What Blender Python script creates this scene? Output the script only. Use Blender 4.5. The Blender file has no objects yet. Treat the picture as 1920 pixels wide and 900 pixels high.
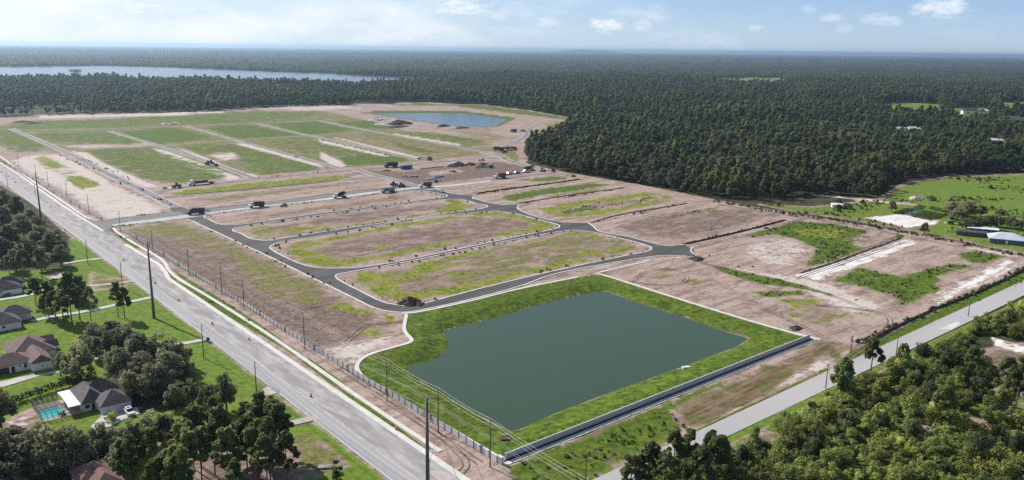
import bpy, math, random
import numpy as np
from mathutils import Vector
from mathutils.geometry import delaunay_2d_cdt
C = bpy.context.scene
R_ = random.Random(7)
NR = np.random.RandomState(11)

# ------------------------------------------------------------------ camera
F, H = 1540.0, 112.0
ROLL, PITCH = math.radians(0.72), math.atan(358 / 1540.0)
cam = bpy.data.objects.new('camera', bpy.data.cameras.new('camera'))
C.collection.objects.link(cam); C.camera = cam
cam.data.sensor_width = 36.0; cam.data.lens = 36.0 * F / 1920.0
cam.data.clip_start = 1.0; cam.data.clip_end = 200000.0
_cx, _sx, _cz, _sz = math.cos(math.pi/2-PITCH), math.sin(math.pi/2-PITCH), math.cos(ROLL), math.sin(ROLL)
RM = np.array([[1,0,0],[0,_cx,-_sx],[0,_sx,_cx]]) @ np.array([[_cz,-_sz,0],[_sz,_cz,0],[0,0,1]])
import mathutils
cam.matrix_world = mathutils.Matrix.Translation((0,0,H)) @ mathutils.Matrix(RM.tolist()).to_4x4()

# ------------------------------------------------------------------ sun, sky, exposure
SUN_EL, SUN_AZ_VEC = math.radians(37), (-0.76, 0.65)
sun = bpy.data.objects.new('sun', bpy.data.lights.new('sun', 'SUN')); C.collection.objects.link(sun)
sun.data.energy = 4.9; sun.data.angle = math.radians(0.53); sun.data.color = (1.0, 0.955, 0.89)
_sd = Vector((SUN_AZ_VEC[0]*math.cos(SUN_EL), SUN_AZ_VEC[1]*math.cos(SUN_EL), math.sin(SUN_EL))).normalized()
sun.rotation_euler = _sd.to_track_quat('Z', 'Y').to_euler()
W = bpy.data.worlds.new('World'); C.world = W; W.use_nodes = True
def nodes_of(nt): nt.nodes.clear(); return nt
def N(nt, typ, **kw):
    n = nt.nodes.new(typ)
    for k, v in kw.items():
        if k.startswith('i_'):
            key = k[2:]; n.inputs[int(key) if key.isdigit() else key.replace('_', ' ')].default_value = v
        else: setattr(n, k, v)
    return n
def LK(nt, a, b): nt.links.new(a, b)
def MATH(nt, op, a, b=None, c=None, clamp=False):
    n = nt.nodes.new('ShaderNodeMath'); n.operation = op; n.use_clamp = clamp
    for i, v in enumerate((a, b, c)):
        if v is None: continue
        if isinstance(v, (int, float)): n.inputs[i].default_value = v
        else: nt.links.new(v, n.inputs[i])
    return n.outputs[0]
def SMOOTH(nt, x, lo, hi, a=0.0, b=1.0):
    n = nt.nodes.new('ShaderNodeMapRange'); n.interpolation_type = 'SMOOTHSTEP'
    nt.links.new(x, n.inputs[0]); n.inputs[1].default_value = lo; n.inputs[2].default_value = hi
    n.inputs[3].default_value = a; n.inputs[4].default_value = b
    return n.outputs[0]
def MIX(nt, fac, a, b):
    n = nt.nodes.new('ShaderNodeMix'); n.data_type = 'RGBA'
    for sock, v in ((n.inputs[0], fac), (n.inputs[6], a), (n.inputs[7], b)):
        if isinstance(v, (int, float)): sock.default_value = v
        elif isinstance(v, tuple): sock.default_value = v if len(v) == 4 else v + (1,)
        else: nt.links.new(v, sock)
    return n.outputs[2]
wt = nodes_of(W.node_tree)
sky = N(wt, 'ShaderNodeTexSky', sky_type='NISHITA', sun_disc=False, sun_elevation=SUN_EL,
        sun_rotation=math.atan2(SUN_AZ_VEC[0], SUN_AZ_VEC[1]), altitude=50, air_density=1.0, dust_density=0.9, ozone_density=1.6)
tc = N(wt, 'ShaderNodeTexCoord'); sp = N(wt, 'ShaderNodeSeparateXYZ'); LK(wt, tc.outputs['Generated'], sp.inputs[0])
az = MATH(wt, 'ARCTAN2', sp.outputs[0], sp.outputs[1]); el = MATH(wt, 'ARCSINE', sp.outputs[2])
cv = N(wt, 'ShaderNodeCombineXYZ'); LK(wt, az, cv.inputs[0]); LK(wt, MATH(wt, 'MULTIPLY', el, 2.6), cv.inputs[1])
n1 = N(wt, 'ShaderNodeTexNoise', i_Scale=7.0, i_Detail=7.0, i_Roughness=0.58); LK(wt, cv.outputs[0], n1.inputs['Vector'])
n2 = N(wt, 'ShaderNodeTexNoise', i_Scale=60.0, i_Detail=6.0, i_Roughness=0.62); LK(wt, cv.outputs[0], n2.inputs['Vector'])
# thin veil, denser on the sun's side
side = SMOOTH(wt, az, -0.9, 0.55, 1.0, 0.0)
veil = MATH(wt, 'MULTIPLY', SMOOTH(wt, MATH(wt, 'ADD', n1.outputs[0], MATH(wt, 'MULTIPLY', side, 0.34)), 0.52, 0.92), 0.85)
cl = veil
def pix_dir(px, py):
    d = RM @ np.array([(px-960)/F, -(py-450)/F, -1.0]); d /= np.linalg.norm(d)
    return math.atan2(d[0], d[1]), math.asin(d[2])
CL = [(1140,47,26,11,1.0),(1203,47,14,8,.6),(1765,13,34,14,.9),(860,13,48,13,.9),(742,19,28,15,.85),(668,28,30,13,.55),(935,27,22,9,.45),
      (1025,42,18,9,.5),(1558,32,16,6,.5),(1655,36,26,8,.55),(1518,17,10,6,.35),(262,14,40,11,.8),(335,14,30,9,.65),(90,30,90,18,.5),(430,46,60,10,.4),(1580,52,12,7,.3),(560,36,50,9,.4),
      (1416,53,10,6,.35),(1240,68,30,6,.25),(720,45,24,7,.45),(980,58,60,7,.25)]
for (px, py, rw, rh, st) in CL:
    a0, e0 = pix_dir(px, py)
    da = MATH(wt, 'DIVIDE', MATH(wt, 'SUBTRACT', az, a0), rw*1.25/F); de = MATH(wt, 'DIVIDE', MATH(wt, 'SUBTRACT', el, e0), rh*1.25/F)
    d2 = MATH(wt, 'ADD', MATH(wt, 'MULTIPLY', da, da), MATH(wt, 'MULTIPLY', de, de))
    v = MATH(wt, 'SUBTRACT', MATH(wt, 'ADD', 0.55, MATH(wt, 'MULTIPLY', MATH(wt, 'SUBTRACT', n2.outputs[0], 0.5), 2.6)), MATH(wt, 'MULTIPLY', d2, 0.55))
    cl = MATH(wt, 'MAXIMUM', cl, MATH(wt, 'MULTIPLY', SMOOTH(wt, v, -0.35, 1.0), st*.92))
low = SMOOTH(wt, el, 0.045, 0.20, 0.90, 0.0)        # pale air low over the horizon, all the way round
hz_ = SMOOTH(wt, el, 0.0, 0.075)
glow = SMOOTH(wt, az, -0.75, 0.5, 1.0, 0.0)
palec = MIX(wt, glow, MIX(wt, hz_, (6.0, 7.8, 9.4), (3.7, 6.1, 9.6)), MIX(wt, hz_, (9.0, 10.4, 11.2), (6.9, 9.6, 11.2)))
skyc = MIX(wt, low, sky.outputs[0], palec)
cl = MATH(wt, 'MULTIPLY', cl, SMOOTH(wt, el, 0.08, 0.35, 1.0, 0.22))
skyc = MIX(wt, cl, skyc, (11.2, 11.6, 12.2))
bg = N(wt, 'ShaderNodeBackground', i_Strength=0.08); LK(wt, skyc, bg.inputs[0])
LK(wt, bg.outputs[0], N(wt, 'ShaderNodeOutputWorld').inputs[0])
C.view_settings.view_transform = 'Standard'; C.view_settings.look = 'None'
C.view_settings.exposure = 0.18; C.view_settings.gamma = 1.0
C.cycles.use_denoising = False
C.cycles.max_bounces = 5; C.cycles.diffuse_bounces = 2; C.cycles.glossy_bounces = 2; C.cycles.transmission_bounces = 2
C.cycles.volume_bounces = 0; C.cycles.transparent_max_bounces = 6

# ------------------------------------------------------------------ helpers
def g(px, py, z=0.0):                                  # the ground point seen at a pixel of the photograph
    d = RM @ np.array([(px-960)/F, -(py-450)/F, -1.0]); t = (z-H)/d[2]
    return (d[0]*t, d[1]*t)
def P_px(p, z=0.0):
    v = RM.T @ np.array([p[0], p[1], z-H]); return 960+F*v[0]/-v[2], 450-F*v[1]/-v[2]
def poly(*pts, z=0.0): return np.array([g(x, y, z) for x, y in pts])
A_ = np.array([.6514, -.7587]); B_ = np.array([.7587, .6514])    # along the highway, and across it
def AB(a, b): return tuple((A_*a + B_*b)*H/100.0)
ANG_B = math.atan2(B_[1], B_[0]); ANG_A = math.atan2(A_[1], A_[0])
def tag(o, label=None, cat=None, group=None, kind=None):
    if label: o['label'] = label
    if cat: o['category'] = cat
    if group: o['group'] = group
    if kind: o['kind'] = kind
    return o
def link(o, parent=None):
    C.collection.objects.link(o)
    if parent is not None: o.parent = parent
    return o
def empty(name, x, y, z=0.0, rz=0.0, label=None, cat=None, group=None):
    o = bpy.data.objects.new(name, None); o.empty_display_size = 0.5
    o.location = (x, y, z); o.rotation_euler = (0, 0, rz); link(o)
    return tag(o, label, cat, group)
class MB:
    def __init__(s): s.v = []; s.f = []; s.m = []
    def add(s, vs, fs, mi=0):
        n = len(s.v); s.v += [tuple(map(float, p)) for p in vs]; s.f += [tuple(i+n for i in f) for f in fs]; s.m += [mi]*len(fs); return s
    def box(s, x0, x1, y0, y1, z0, z1, mi=0, tx=0.0, ty=0.0):   # tx, ty: how much the top is drawn in
        v = [(x0,y0,z0),(x1,y0,z0),(x1,y1,z0),(x0,y1,z0),(x0+tx,y0+ty,z1),(x1-tx,y0+ty,z1),(x1-tx,y1-ty,z1),(x0+tx,y1-ty,z1)]
        return s.add(v, [(3,2,1,0),(4,5,6,7),(0,1,5,4),(1,2,6,5),(2,3,7,6),(3,0,4,7)], mi)
    def prism(s, prof, y0, y1, mi=0):                           # profile in x,z swept along y
        n = len(prof)
        v = [(x, y0, z) for x, z in prof] + [(x, y1, z) for x, z in prof]
        return s.add(v, [tuple(range(n)), tuple(range(2*n-1, n-1, -1))] + [(i+n, (i+1) % n + n, (i+1) % n, i) for i in range(n)], mi)
    def tube(s, pts, rad, n=8, mi=0, cap=True):
        pts = [Vector(p) for p in pts]; rad = rad if hasattr(rad, '__len__') else [rad]*len(pts)
        vs = []
        for i, p in enumerate(pts):
            d = (pts[min(i+1, len(pts)-1)] - pts[max(i-1, 0)]).normalized()
            u = d.cross(Vector((0, 0, 1)) if abs(d.z) < .95 else Vector((1, 0, 0))).normalized(); w = u.cross(d)
            vs += [tuple(p + (u*math.cos(2*math.pi*k/n) + w*math.sin(2*math.pi*k/n))*rad[i]) for k in range(n)]
        fs = [(i*n+k, i*n+(k+1) % n, (i+1)*n+(k+1) % n, (i+1)*n+k) for i in range(len(pts)-1) for k in range(n)]
        if cap: fs += [tuple(range(n-1, -1, -1)), tuple((len(pts)-1)*n+k for k in range(n))]
        return s.add(vs, fs, mi)
    def mesh(s, name, mats, smooth=False):
        me = bpy.data.meshes.new(name); me.from_pydata(s.v, [], s.f)
        for m in (mats if isinstance(mats, (list, tuple)) else [mats]): me.materials.append(m)
        me.polygons.foreach_set('material_index', s.m)
        if smooth: me.polygons.foreach_set('use_smooth', [True]*len(s.f))
        me.update(); return me
    def build(s, name, mats, parent=None, smooth=False):
        return link(bpy.data.objects.new(name, s.mesh(name, mats, smooth)), parent)
def copy_tree(o, parent=None):
    c = o.copy(); link(c)
    if parent is not None: c.parent = parent
    for ch in list(o.children): copy_tree(ch, c)
    return c

# ------------------------------------------------------------------ materials
def mat(name, col, rough=0.8, col2=None, scale=1.0, metal=0.0, spec=0.3, bump=0.0, bscale=4.0, detail=5.0, stretch=None, ang=0.0, contrast=(.35,.65)):
    m = bpy.data.materials.new(name); m.use_nodes = True; nt = m.node_tree; nt.nodes.clear()
    b = N(nt, 'ShaderNodeBsdfPrincipled'); LK(nt, b.outputs[0], N(nt, 'ShaderNodeOutputMaterial').inputs[0])
    b.inputs['Roughness'].default_value = rough; b.inputs['Metallic'].default_value = metal; b.inputs['Specular IOR Level'].default_value = spec
    b.inputs['Base Color'].default_value = tuple(col)+(1,)
    if col2 or bump:
        tcn = N(nt, 'ShaderNodeTexCoord'); vec = tcn.outputs['Object']
        if stretch:
            mp = N(nt, 'ShaderNodeMapping'); mp.inputs['Rotation'].default_value = (0, 0, -ang); LK(nt, vec, mp.inputs[0])
            sc = N(nt, 'ShaderNodeVectorMath', operation='MULTIPLY'); sc.inputs[1].default_value = (stretch[0], stretch[1], 1); LK(nt, mp.outputs[0], sc.inputs[0]); vec = sc.outputs[0]
        if col2:
            n = N(nt, 'ShaderNodeTexNoise', i_Scale=scale, i_Detail=detail, i_Roughness=0.62); LK(nt, vec, n.inputs['Vector'])
            LK(nt, MIX(nt, SMOOTH(nt, n.outputs[0], *contrast), tuple(col), tuple(col2)), b.inputs['Base Color'])
        if bump:
            n = N(nt, 'ShaderNodeTexNoise', i_Scale=bscale, i_Detail=4.0); LK(nt, vec, n.inputs['Vector'])
            bp = N(nt, 'ShaderNodeBump', i_Strength=bump, i_Distance=0.3); LK(nt, n.outputs[0], bp.inputs['Height']); LK(nt, bp.outputs[0], b.inputs['Normal'])
    return m
def leafmat(name, c1, c2, trans=0.3):
    m = bpy.data.materials.new(name); m.use_nodes = True; nt = m.node_tree; nt.nodes.clear()
    at = N(nt, 'ShaderNodeAttribute', attribute_name='tint'); oi = N(nt, 'ShaderNodeObjectInfo')
    f = MATH(nt, 'ADD', MATH(nt, 'MULTIPLY', at.outputs['Fac'], 0.6), MATH(nt, 'MULTIPLY', oi.outputs['Random'], 0.5), clamp=True)
    col = MIX(nt, f, c1, c2)
    pn = N(nt, 'ShaderNodeTexNoise', i_Scale=.013, i_Detail=3.0); LK(nt, oi.outputs['Location'], pn.inputs['Vector'])
    col = MIX(nt, SMOOTH(nt, pn.outputs[0], .40, .64), MIX(nt, .38, col, (.02, .035, .018)), col)
    hv = MATH(nt, 'ADD', .72, MATH(nt, 'MULTIPLY', MATH(nt, 'FRACT', MATH(nt, 'MULTIPLY', oi.outputs['Random'], 7.31)), .56))
    h = N(nt, 'ShaderNodeHueSaturation'); LK(nt, col, h.inputs['Color'])
    LK(nt, MATH(nt, 'ADD', 0.48, MATH(nt, 'MULTIPLY', MATH(nt, 'FRACT', MATH(nt, 'MULTIPLY', oi.outputs['Random'], 3.77)), 0.035)), h.inputs['Hue']); LK(nt, hv, h.inputs['Value'])
    d = N(nt, 'ShaderNodeBsdfPrincipled', i_Roughness=0.6); d.inputs['Specular IOR Level'].default_value = 0.25; LK(nt, h.outputs[0], d.inputs['Base Color'])
    t = N(nt, 'ShaderNodeBsdfTranslucent'); LK(nt, h.outputs[0], t.inputs[0])
    mx = N(nt, 'ShaderNodeMixShader', i_0=trans); LK(nt, d.outputs[0], mx.inputs[1]); LK(nt, t.outputs[0], mx.inputs[2])
    LK(nt, mx.outputs[0], N(nt, 'ShaderNodeOutputMaterial').inputs[0]); return m
M = dict(
 asphalt=mat('new_asphalt', (.060,.058,.060), .85, (.10,.096,.096), .12, bump=.05, stretch=(.25,1), ang=ANG_B),
 asphalt_far=mat('dusty_asphalt', (.17,.165,.165), .9, (.26,.245,.235), .05, contrast=(.3,.7)),
 asphalt_grey=mat('grey_asphalt', (.17,.168,.165), .9, (.22,.21,.20), .15),
 concrete_lane=mat('pale_lane', (.52,.50,.48), .85, (.42,.40,.38), .1),
 oldroad=mat('old_asphalt', (.32,.322,.335), .85, (.37,.37,.38), .08, stretch=(.15,1), ang=ANG_A),
 newroad=mat('stripped_lane', (.285,.270,.272), .95, (.50,.475,.46), .34, bump=.2, bscale=1.2, detail=12, stretch=(.22,1), ang=ANG_A, contrast=(.36,.72)),
 seam=mat('sandy_seam', (.52,.45,.41), .95, (.40,.36,.34), .3),
 rightroad=mat('worn_grey_asphalt', (.40,.385,.39), .85, (.46,.44,.44), .06, stretch=(.15,1), ang=ANG_B),
 concrete=mat('concrete', (.70,.68,.64), .8, (.58,.56,.53), .3),
 kerb=mat('kerb_concrete', (.74,.72,.69), .8, (.60,.58,.55), .2),
 drive=mat('driveway_concrete', (.55,.53,.51), .8, (.44,.42,.41), .25),
 patio=mat('pink_pavers', (.46,.36,.31), .8, (.38,.30,.27), .8),
 wallc=mat('precast_concrete', (.64,.66,.69), .8, (.56,.57,.60), .4),
 fencew=mat('white_fence', (.72,.73,.75), .5), fencep=mat('grey_post', (.20,.21,.23), .5),
 wood=mat('weathered_pole', (.075,.065,.06), .9, (.13,.115,.10), 2.0), steel=mat('dark_steel', (.12,.122,.135), .5, (.17,.17,.18), .3, metal=.3),
 wire=mat('aluminium_wire', (.70,.68,.66), .35, metal=.6), wirel=mat('dull_wire', (.42,.42,.42), .5),
 insul=mat('insulator', (.5,.48,.45), .3), yellow=mat('yellow_paint', (.50,.40,.27), .8, (.40,.37,.31), .5), white=mat('white_paint', (.78,.78,.76), .6, (.60,.60,.58), .3),
 wallw=mat('white_stucco', (.84,.83,.81), .85), wallb=mat('pale_blue_siding', (.74,.76,.80), .85), roofd=mat('dark_shingle', (.050,.046,.050), .95, (.085,.078,.08), .6, bump=.15),
 roofb=mat('brown_shingle', (.17,.115,.105), .95, (.22,.15,.14), .5, bump=.15), roofg=mat('grey_shingle', (.105,.098,.10), .95, (.15,.14,.145), .6, bump=.15),
 roofr=mat('red_brown_shingle', (.18,.105,.09), .95, (.23,.14,.12), .5), metalroof=mat('metal_roof', (.62,.65,.70), .4, (.52,.55,.60), .25), metalw=mat('white_metal_roof', (.80,.81,.82), .45),
 bluewall=mat('blue_wall', (.09,.13,.24), .7), dark=mat('dark_glass', (.02,.022,.026), .15, spec=.6), trim=mat('white_trim', (.8,.8,.79), .6), door=mat('door_dark', (.05,.035,.03), .5),
 screen=mat('screen_mesh', (.07,.075,.08), .8), poolw=mat('pool_water', (.05,.42,.46), .08, (.08,.50,.52), .8, spec=.5), frame=mat('bronze_frame', (.22,.20,.18), .5),
 truckw=mat('white_vehicle_paint', (.78,.78,.78), .3, spec=.5), truckd=mat('black_vehicle_paint', (.03,.032,.036), .35, spec=.5), truckg=mat('grey_vehicle_paint', (.22,.24,.27), .3, spec=.5),
 truckb=mat('blue_vehicle_paint', (.05,.12,.35), .4), red=mat('red_paint', (.50,.06,.04), .4), tyre=mat('tyre', (.018,.018,.02), .9), rustbed=mat('brown_bed', (.20,.085,.06), .6), machine=mat('yellow_machine', (.42,.26,.05), .5),
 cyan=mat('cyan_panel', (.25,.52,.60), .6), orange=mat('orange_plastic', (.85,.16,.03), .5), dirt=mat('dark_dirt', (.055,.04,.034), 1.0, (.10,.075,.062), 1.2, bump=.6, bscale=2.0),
 dirtp=mat('pink_dirt', (.33,.235,.20), 1.0, (.25,.17,.14), .6, bump=.5, bscale=2.0), track=mat('tyre_mark', (.15,.11,.09), 1.0, (.27,.21,.18), .5), rubble=mat('pale_rubble', (.55,.53,.51), .9, (.3,.28,.27), 1.0), bark=mat('bark', (.085,.065,.05), .95, (.14,.11,.09), 3.0), barkp=mat('pine_bark', (.15,.10,.075), .95, (.22,.16,.13), 3.0),
)
LM = dict(oak=leafmat('oak_leaves', (.14,.155,.085), (.43,.44,.24), .52), pine=leafmat('pine_needles', (.085,.125,.040), (.30,.34,.11), .48),
 wood=leafmat('forest_leaves', (.072,.104,.050), (.170,.205,.090), .5), scrub=leafmat('scrub_leaves', (.17,.235,.06), (.56,.61,.18), .58), weed=leafmat('weed_leaves', (.055,.115,.015), (.15,.23,.03), .35),
 hedge=leafmat('hedge_leaves', (.055,.085,.028), (.14,.185,.06), .35), far=leafmat('far_leaves', (.070,.100,.050), (.16,.195,.09), .4))

# water
def watermat(name, col, rough, bs, bstr):
    m = bpy.data.materials.new(name); m.use_nodes = True; nt = m.node_tree; nt.nodes.clear()
    b = N(nt, 'ShaderNodeBsdfPrincipled', i_Roughness=rough, i_IOR=1.33); b.inputs['Base Color'].default_value = col+(1,); b.inputs['Specular IOR Level'].default_value = .38
    tcn = N(nt, 'ShaderNodeTexCoord'); n = N(nt, 'ShaderNodeTexNoise', i_Scale=bs, i_Detail=3.0)
    mp = N(nt, 'ShaderNodeVectorMath', operation='MULTIPLY'); mp.inputs[1].default_value = (.5, 1.4, 1); LK(nt, tcn.outputs['Object'], mp.inputs[0]); LK(nt, mp.outputs[0], n.inputs['Vector'])
    bp = N(nt, 'ShaderNodeBump', i_Strength=bstr, i_Distance=0.15); LK(nt, n.outputs[0], bp.inputs['Height']); LK(nt, bp.outputs[0], b.inputs['Normal'])
    LK(nt, b.outputs[0], N(nt, 'ShaderNodeOutputMaterial').inputs[0]); return m
M['pond'] = watermat('pond_water_surface', (.048,.084,.048), .16, .9, .3)
M['lake'] = watermat('lake_water_surface', (.05,.10,.17), .22, .25, .5)

# ------------------------------------------------------------------ ground: one sheet with kinds of cover
LAY = ['sand','white_sand','dark_dirt','dry_grass','grass','lime_grass','lawn','forest_floor','mown_brown','asphalt_dust']
WATER = poly((1130,547),(1147,550),(1207,572),(1280,594),(1352,620),(1404,635),(1380,650),(1330,668),(1280,687),(1140,737),(1040,775),(973,805),(955,808),(940,800),(873,763),(827,737),(760,693),(762,688),(800,680),(827,668),(840,653),(842,640),(832,625),(837,620),(873,610),(917,600),(1007,573),(1107,549), z=-2.2)
WATER2 = poly((703,213),(863,212),(920,220),(950,224.5),(927,236),(890,238.5),(850,237.5),(817,231),(750,221), z=-1.5)
LAKE = poly((-700,128),(0,126),(190,123),(300,126),(480,133),(600,138),(700,143),(830,148),(850,152),(832,157),(700,161),(500,159),(330,156),(200,152),(0,151),(-700,158))
def sdf(P, Q):                                          # signed distance, positive outside
    d2 = np.full(len(P), 1e18); ins = np.zeros(len(P), bool); n = len(Q)
    for i in range(n):
        a, b = Q[i], Q[(i+1) % n]; e = b-a; w = P-a
        t = np.clip((w@e)/max(e@e, 1e-9), 0, 1); q = w - t[:, None]*e
        d2 = np.minimum(d2, (q*q).sum(1))
        c = (a[1] > P[:, 1]) != (b[1] > P[:, 1])
        if a[1] != b[1]:
            ins ^= c & (P[:, 0] < (b[0]-a[0])*(P[:, 1]-a[1])/(b[1]-a[1]) + a[0])
    d = np.sqrt(d2); return np.where(ins, -d, d)
azs = np.concatenate([np.radians(np.linspace(-180, -38, 36))[:-1], np.radians(np.linspace(-38, 38, 560)), np.radians(np.linspace(38, 180, 36))[1:-1]])
inv = np.linspace(1/140.0, 1/5200.0, 400)
rs = np.concatenate([[12, 40, 80, 115], 1/inv, [6500, 8500, 12000, 18000, 28000, 45000, 75000]])
na, nr = len(azs), len(rs)
GX = (rs[:, None]*np.sin(azs)[None, :]).ravel(); GY = (rs[:, None]*np.cos(azs)[None, :]).ravel()
GP = np.stack([GX, GY], 1); nv = len(GP)
LW = {k: np.zeros(nv) for k in LAY}; LW['forest_floor'][:] = 1
PAINTED = []
def sub(Q, m):
    lo, hi = Q.min(0)-m, Q.max(0)+m
    return np.nonzero((GP[:, 0] > lo[0]) & (GP[:, 0] < hi[0]) & (GP[:, 1] > lo[1]) & (GP[:, 1] < hi[1]))[0]
def paint(lay, st, soft, *pts, Q=None):
    Q = poly(*pts) if Q is None else Q
    soft *= 1.7 if soft >= 1.2 else 1
    ix = sub(Q, soft*1.5+1)
    if not len(ix): return
    t = np.clip(0.5 - sdf(GP[ix], Q)/(2*soft), 0, 1); t = t*t*(3-2*t)
    if lay is None:
        for k in LAY: LW[k][ix] *= 1-t
        return
    j = LAY.index(lay)
    for k in LAY[j+1:]: LW[k][ix] *= 1-t
    LW[lay][ix] = LW[lay][ix]*(1-t) + st*t
    PAINTED.append((lay, st, Q))
ORDER = []
P_ = lambda lay, st, soft, *pts: paint(lay, st, soft, *pts)
# open, graded land
paint(None, 0, 4, (-250,215),(0,220),(130,214),(300,211),(420,206),(480,201),(640,197),(780,192),(900,196),(1000,208),(1090,225),(1060,245),(1000,285),(985,306),(1060,323),(1200,346),(1340,374),(1480,399),(1600,418),(1700,435),(1800,455),(1920,482),(2300,570),(1990,500),(1910,536),(1800,581),(1700,626),(1600,674),(1447,746),(1310,812),(1180,875),(1080,930),(985,960),(760,960),(640,735),(437,597),(310,523),(300,497),(255,465),(200,430),(160,410),(100,377),(33,325),(-30,285),(-250,205))
paint(None, 0, 3, Q=np.array([AB(-1500,150),AB(-1500,108),AB(-480,98),AB(-90,92),AB(-90,125),AB(-480,125)]))
# left strip by the highway
P_('dark_dirt', .66, 4, (235,434),(330,425),(420,446),(500,482),(600,535),(690,590),(740,625),(690,655),(640,664),(560,620),(440,560),(300,478))
P_('dark_dirt', .95, 3, (240,434),(300,448),(400,500),(500,558),(590,610),(650,652),(600,658),(450,566),(350,506),(258,456))
P_('dark_dirt', .72, 6, (330,440),(430,465),(560,520),(600,560),(520,560),(420,500),(340,460))
P_('dark_dirt', .85, 4, (540,575),(620,570),(700,586),(690,597),(640,612),(575,603))
P_('dry_grass', .68, 5, (225,430),(332,413),(385,430),(440,458),(470,480),(400,475),(330,448),(270,442))
P_('dry_grass', .72, 4, (430,470),(480,480),(560,516),(600,540),(600,568),(550,572),(500,548),(460,520),(440,490))
P_('lime_grass', .62, 2, (590,573),(640,565),(700,584),(685,592),(627,580))
P_('lime_grass', .8, 1.5, (660,624),(697,611),(717,617),(724,627),(712,638),(690,631))
P_('lime_grass', .7, 1.2, (717,588),(738,592),(743,606),(724,608))
P_('sand', .6, 3, (600,652),(660,640),(735,628),(740,645),(695,662),(668,688))
# street blocks
P_('dark_dirt', .62, 5, (665,520),(730,505),(870,476),(1000,450),(1085,437),(1160,450),(1205,465),(1100,490),(980,518),(845,553),(770,565),(690,545))
for pp in (((640,517),(740,503),(873,472),(1007,446),(1083,434),(1173,452),(1215,466),(1107,489),(923,530),(770,570),(690,548)), ((515,464),(640,445),(807,408),(940,399),(1040,420),(1000,436),(873,460),(740,488),(600,500),(530,478)), ((445,430),(587,408),(750,386),(900,388),(833,397),(667,423),(482,447))):
    paint('dry_grass', .50, 4, Q=poly(*pp))
for pp in (((660,517),(677,509),(723,512),(750,532),(760,548),(727,560),(697,548)),
           ((745,552),(805,546),(873,530),(957,512),(1007,499),(1057,489),(1105,482),(1103,490),(1023,508),(973,518),(940,531),(873,548),(800,560),(740,562)),
           ((765,497),(827,488),(827,496),(795,510),(770,516)),((835,481),(893,470),(917,472),(873,482),(843,487)),((720,520),(790,507),(847,495),(873,497),(827,507),(740,527)),
           ((833,517),(880,510),(883,515),(840,523)),((913,483),(950,481),(940,487)),((993,453),(1025,449),(1023,455),(997,457)),((1003,467),(1050,458),(1050,463),(1007,472)),
           ((1050,440),(1077,434),(1113,438),(1143,448),(1133,451),(1100,442),(1063,443)),((1080,470),(1133,466),(1173,461),(1187,457),(1177,467),(1107,479),(1083,482))):
    P_('lime_grass', .76, 2.0, *pp)
P_('dark_dirt', .62, 5, (560,470),(640,452),(740,432),(840,416),(930,405),(1000,415),(1030,425),(930,445),(840,465),(740,485),(640,497))
for pp in (((545,470),(560,462),(640,485),(707,477),(790,462),(870,444),(872,450),(790,470),(707,487),(640,499),(600,501),(560,489)),((533,464),(560,452),(640,441),(740,420),(860,404),(862,409),(740,427),(640,449),(600,456),(560,462)),
           ((880,399),(940,397),(1000,409),(1038,421),(1042,427),(1010,433),(985,425),(1000,418),(940,404),(890,406)),((700,460),(730,455),(735,462),(705,467)),((925,437),(1000,427),(1005,433),(940,443))):
    P_('lime_grass', .78, 2.0, *pp)
P_('dark_dirt', .6, 4, (455,428),(520,420),(640,402),(750,388),(870,378),(860,386),(740,408),(640,424),(500,444))
P_('dry_grass', .55, 3, (470,440),(640,424),(800,399),(820,400),(640,433),(500,447))
for pp in (((468,426),(512,421),(515,426),(473,432)),((500,433),(570,424),(640,416),(642,420),(570,432),(473,441),(472,436)),((803,401),(833,388),(853,376),(893,387),(868,394),(827,401)),((822,378),(845,374),(878,377),(850,381))):
    P_('lime_grass', .82, 2.0, *pp)
P_('dark_dirt', .58, 5, (420,412),(500,400),(620,384),(740,366),(800,362),(760,374),(640,390),(500,410))
P_('dry_grass', .62, 4, (360,375),(470,361),(640,342),(692,336),(680,342),(560,358),(400,379))
P_('lime_grass', .97, 1.5, (318,364),(345,357),(453,345),(637,328),(657,331),(640,335),(540,346),(403,360),(330,366))
# blocks upstream
P_('dry_grass', .70, 8, (-80,246),(60,228),(300,217),(600,206),(690,225),(760,245),(930,262),(900,292),(640,316),(470,330),(320,348),(120,288),(40,280))
P_('grass', .31, 8, (-80,246),(60,230),(300,219),(600,208),(690,227),(740,245),(900,268),(870,292),(640,314),(470,328),(330,340),(180,300),(120,284),(40,275))
P_('sand', .75, 4, (20,300),(60,290),(100,290),(180,330),(310,390),(300,402),(200,412),(120,360),(40,318))
P_('dark_dirt', .55, 3, (50,288),(90,317),(142,320),(150,327),(115,331),(80,312))
P_('lime_grass', .7, 3, (63,296),(85,291),(107,302),(135,315),(87,318),(67,303))
P_('lime_grass', .88, 2, (118,331),(147,328),(177,338),(190,347),(153,356),(138,347))
P_('grass', .66, 4, (-60,232),(0,245),(30,247),(82,272),(76,284),(30,286),(0,276),(-60,250))
P_('sand', .9, 2, (132,284),(160,284),(200,308),(250,330),(297,350),(270,351),(225,331),(170,303))
P_('sand', .9, 2, (284,277),(310,282),(375,305),(452,333),(430,338),(360,313),(300,288))
P_('sand', .85, 2, (95,288),(112,290),(170,320),(208,342),(196,345),(140,316))
P_('grass', .68, 4, (165,283),(220,278),(285,279),(345,298),(400,313),(432,331),(400,338),(340,341),(275,338),(225,319),(195,300))
P_('grass', .70, 4, (338,277),(407,269),(435,269),(513,290),(600,311),(600,319),(497,328),(480,320),(440,298),(423,287),(380,288))
P_('sand', .9, 2, (325,275),(345,280),(400,300),(440,318),(492,331),(468,331),(400,306))
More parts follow.
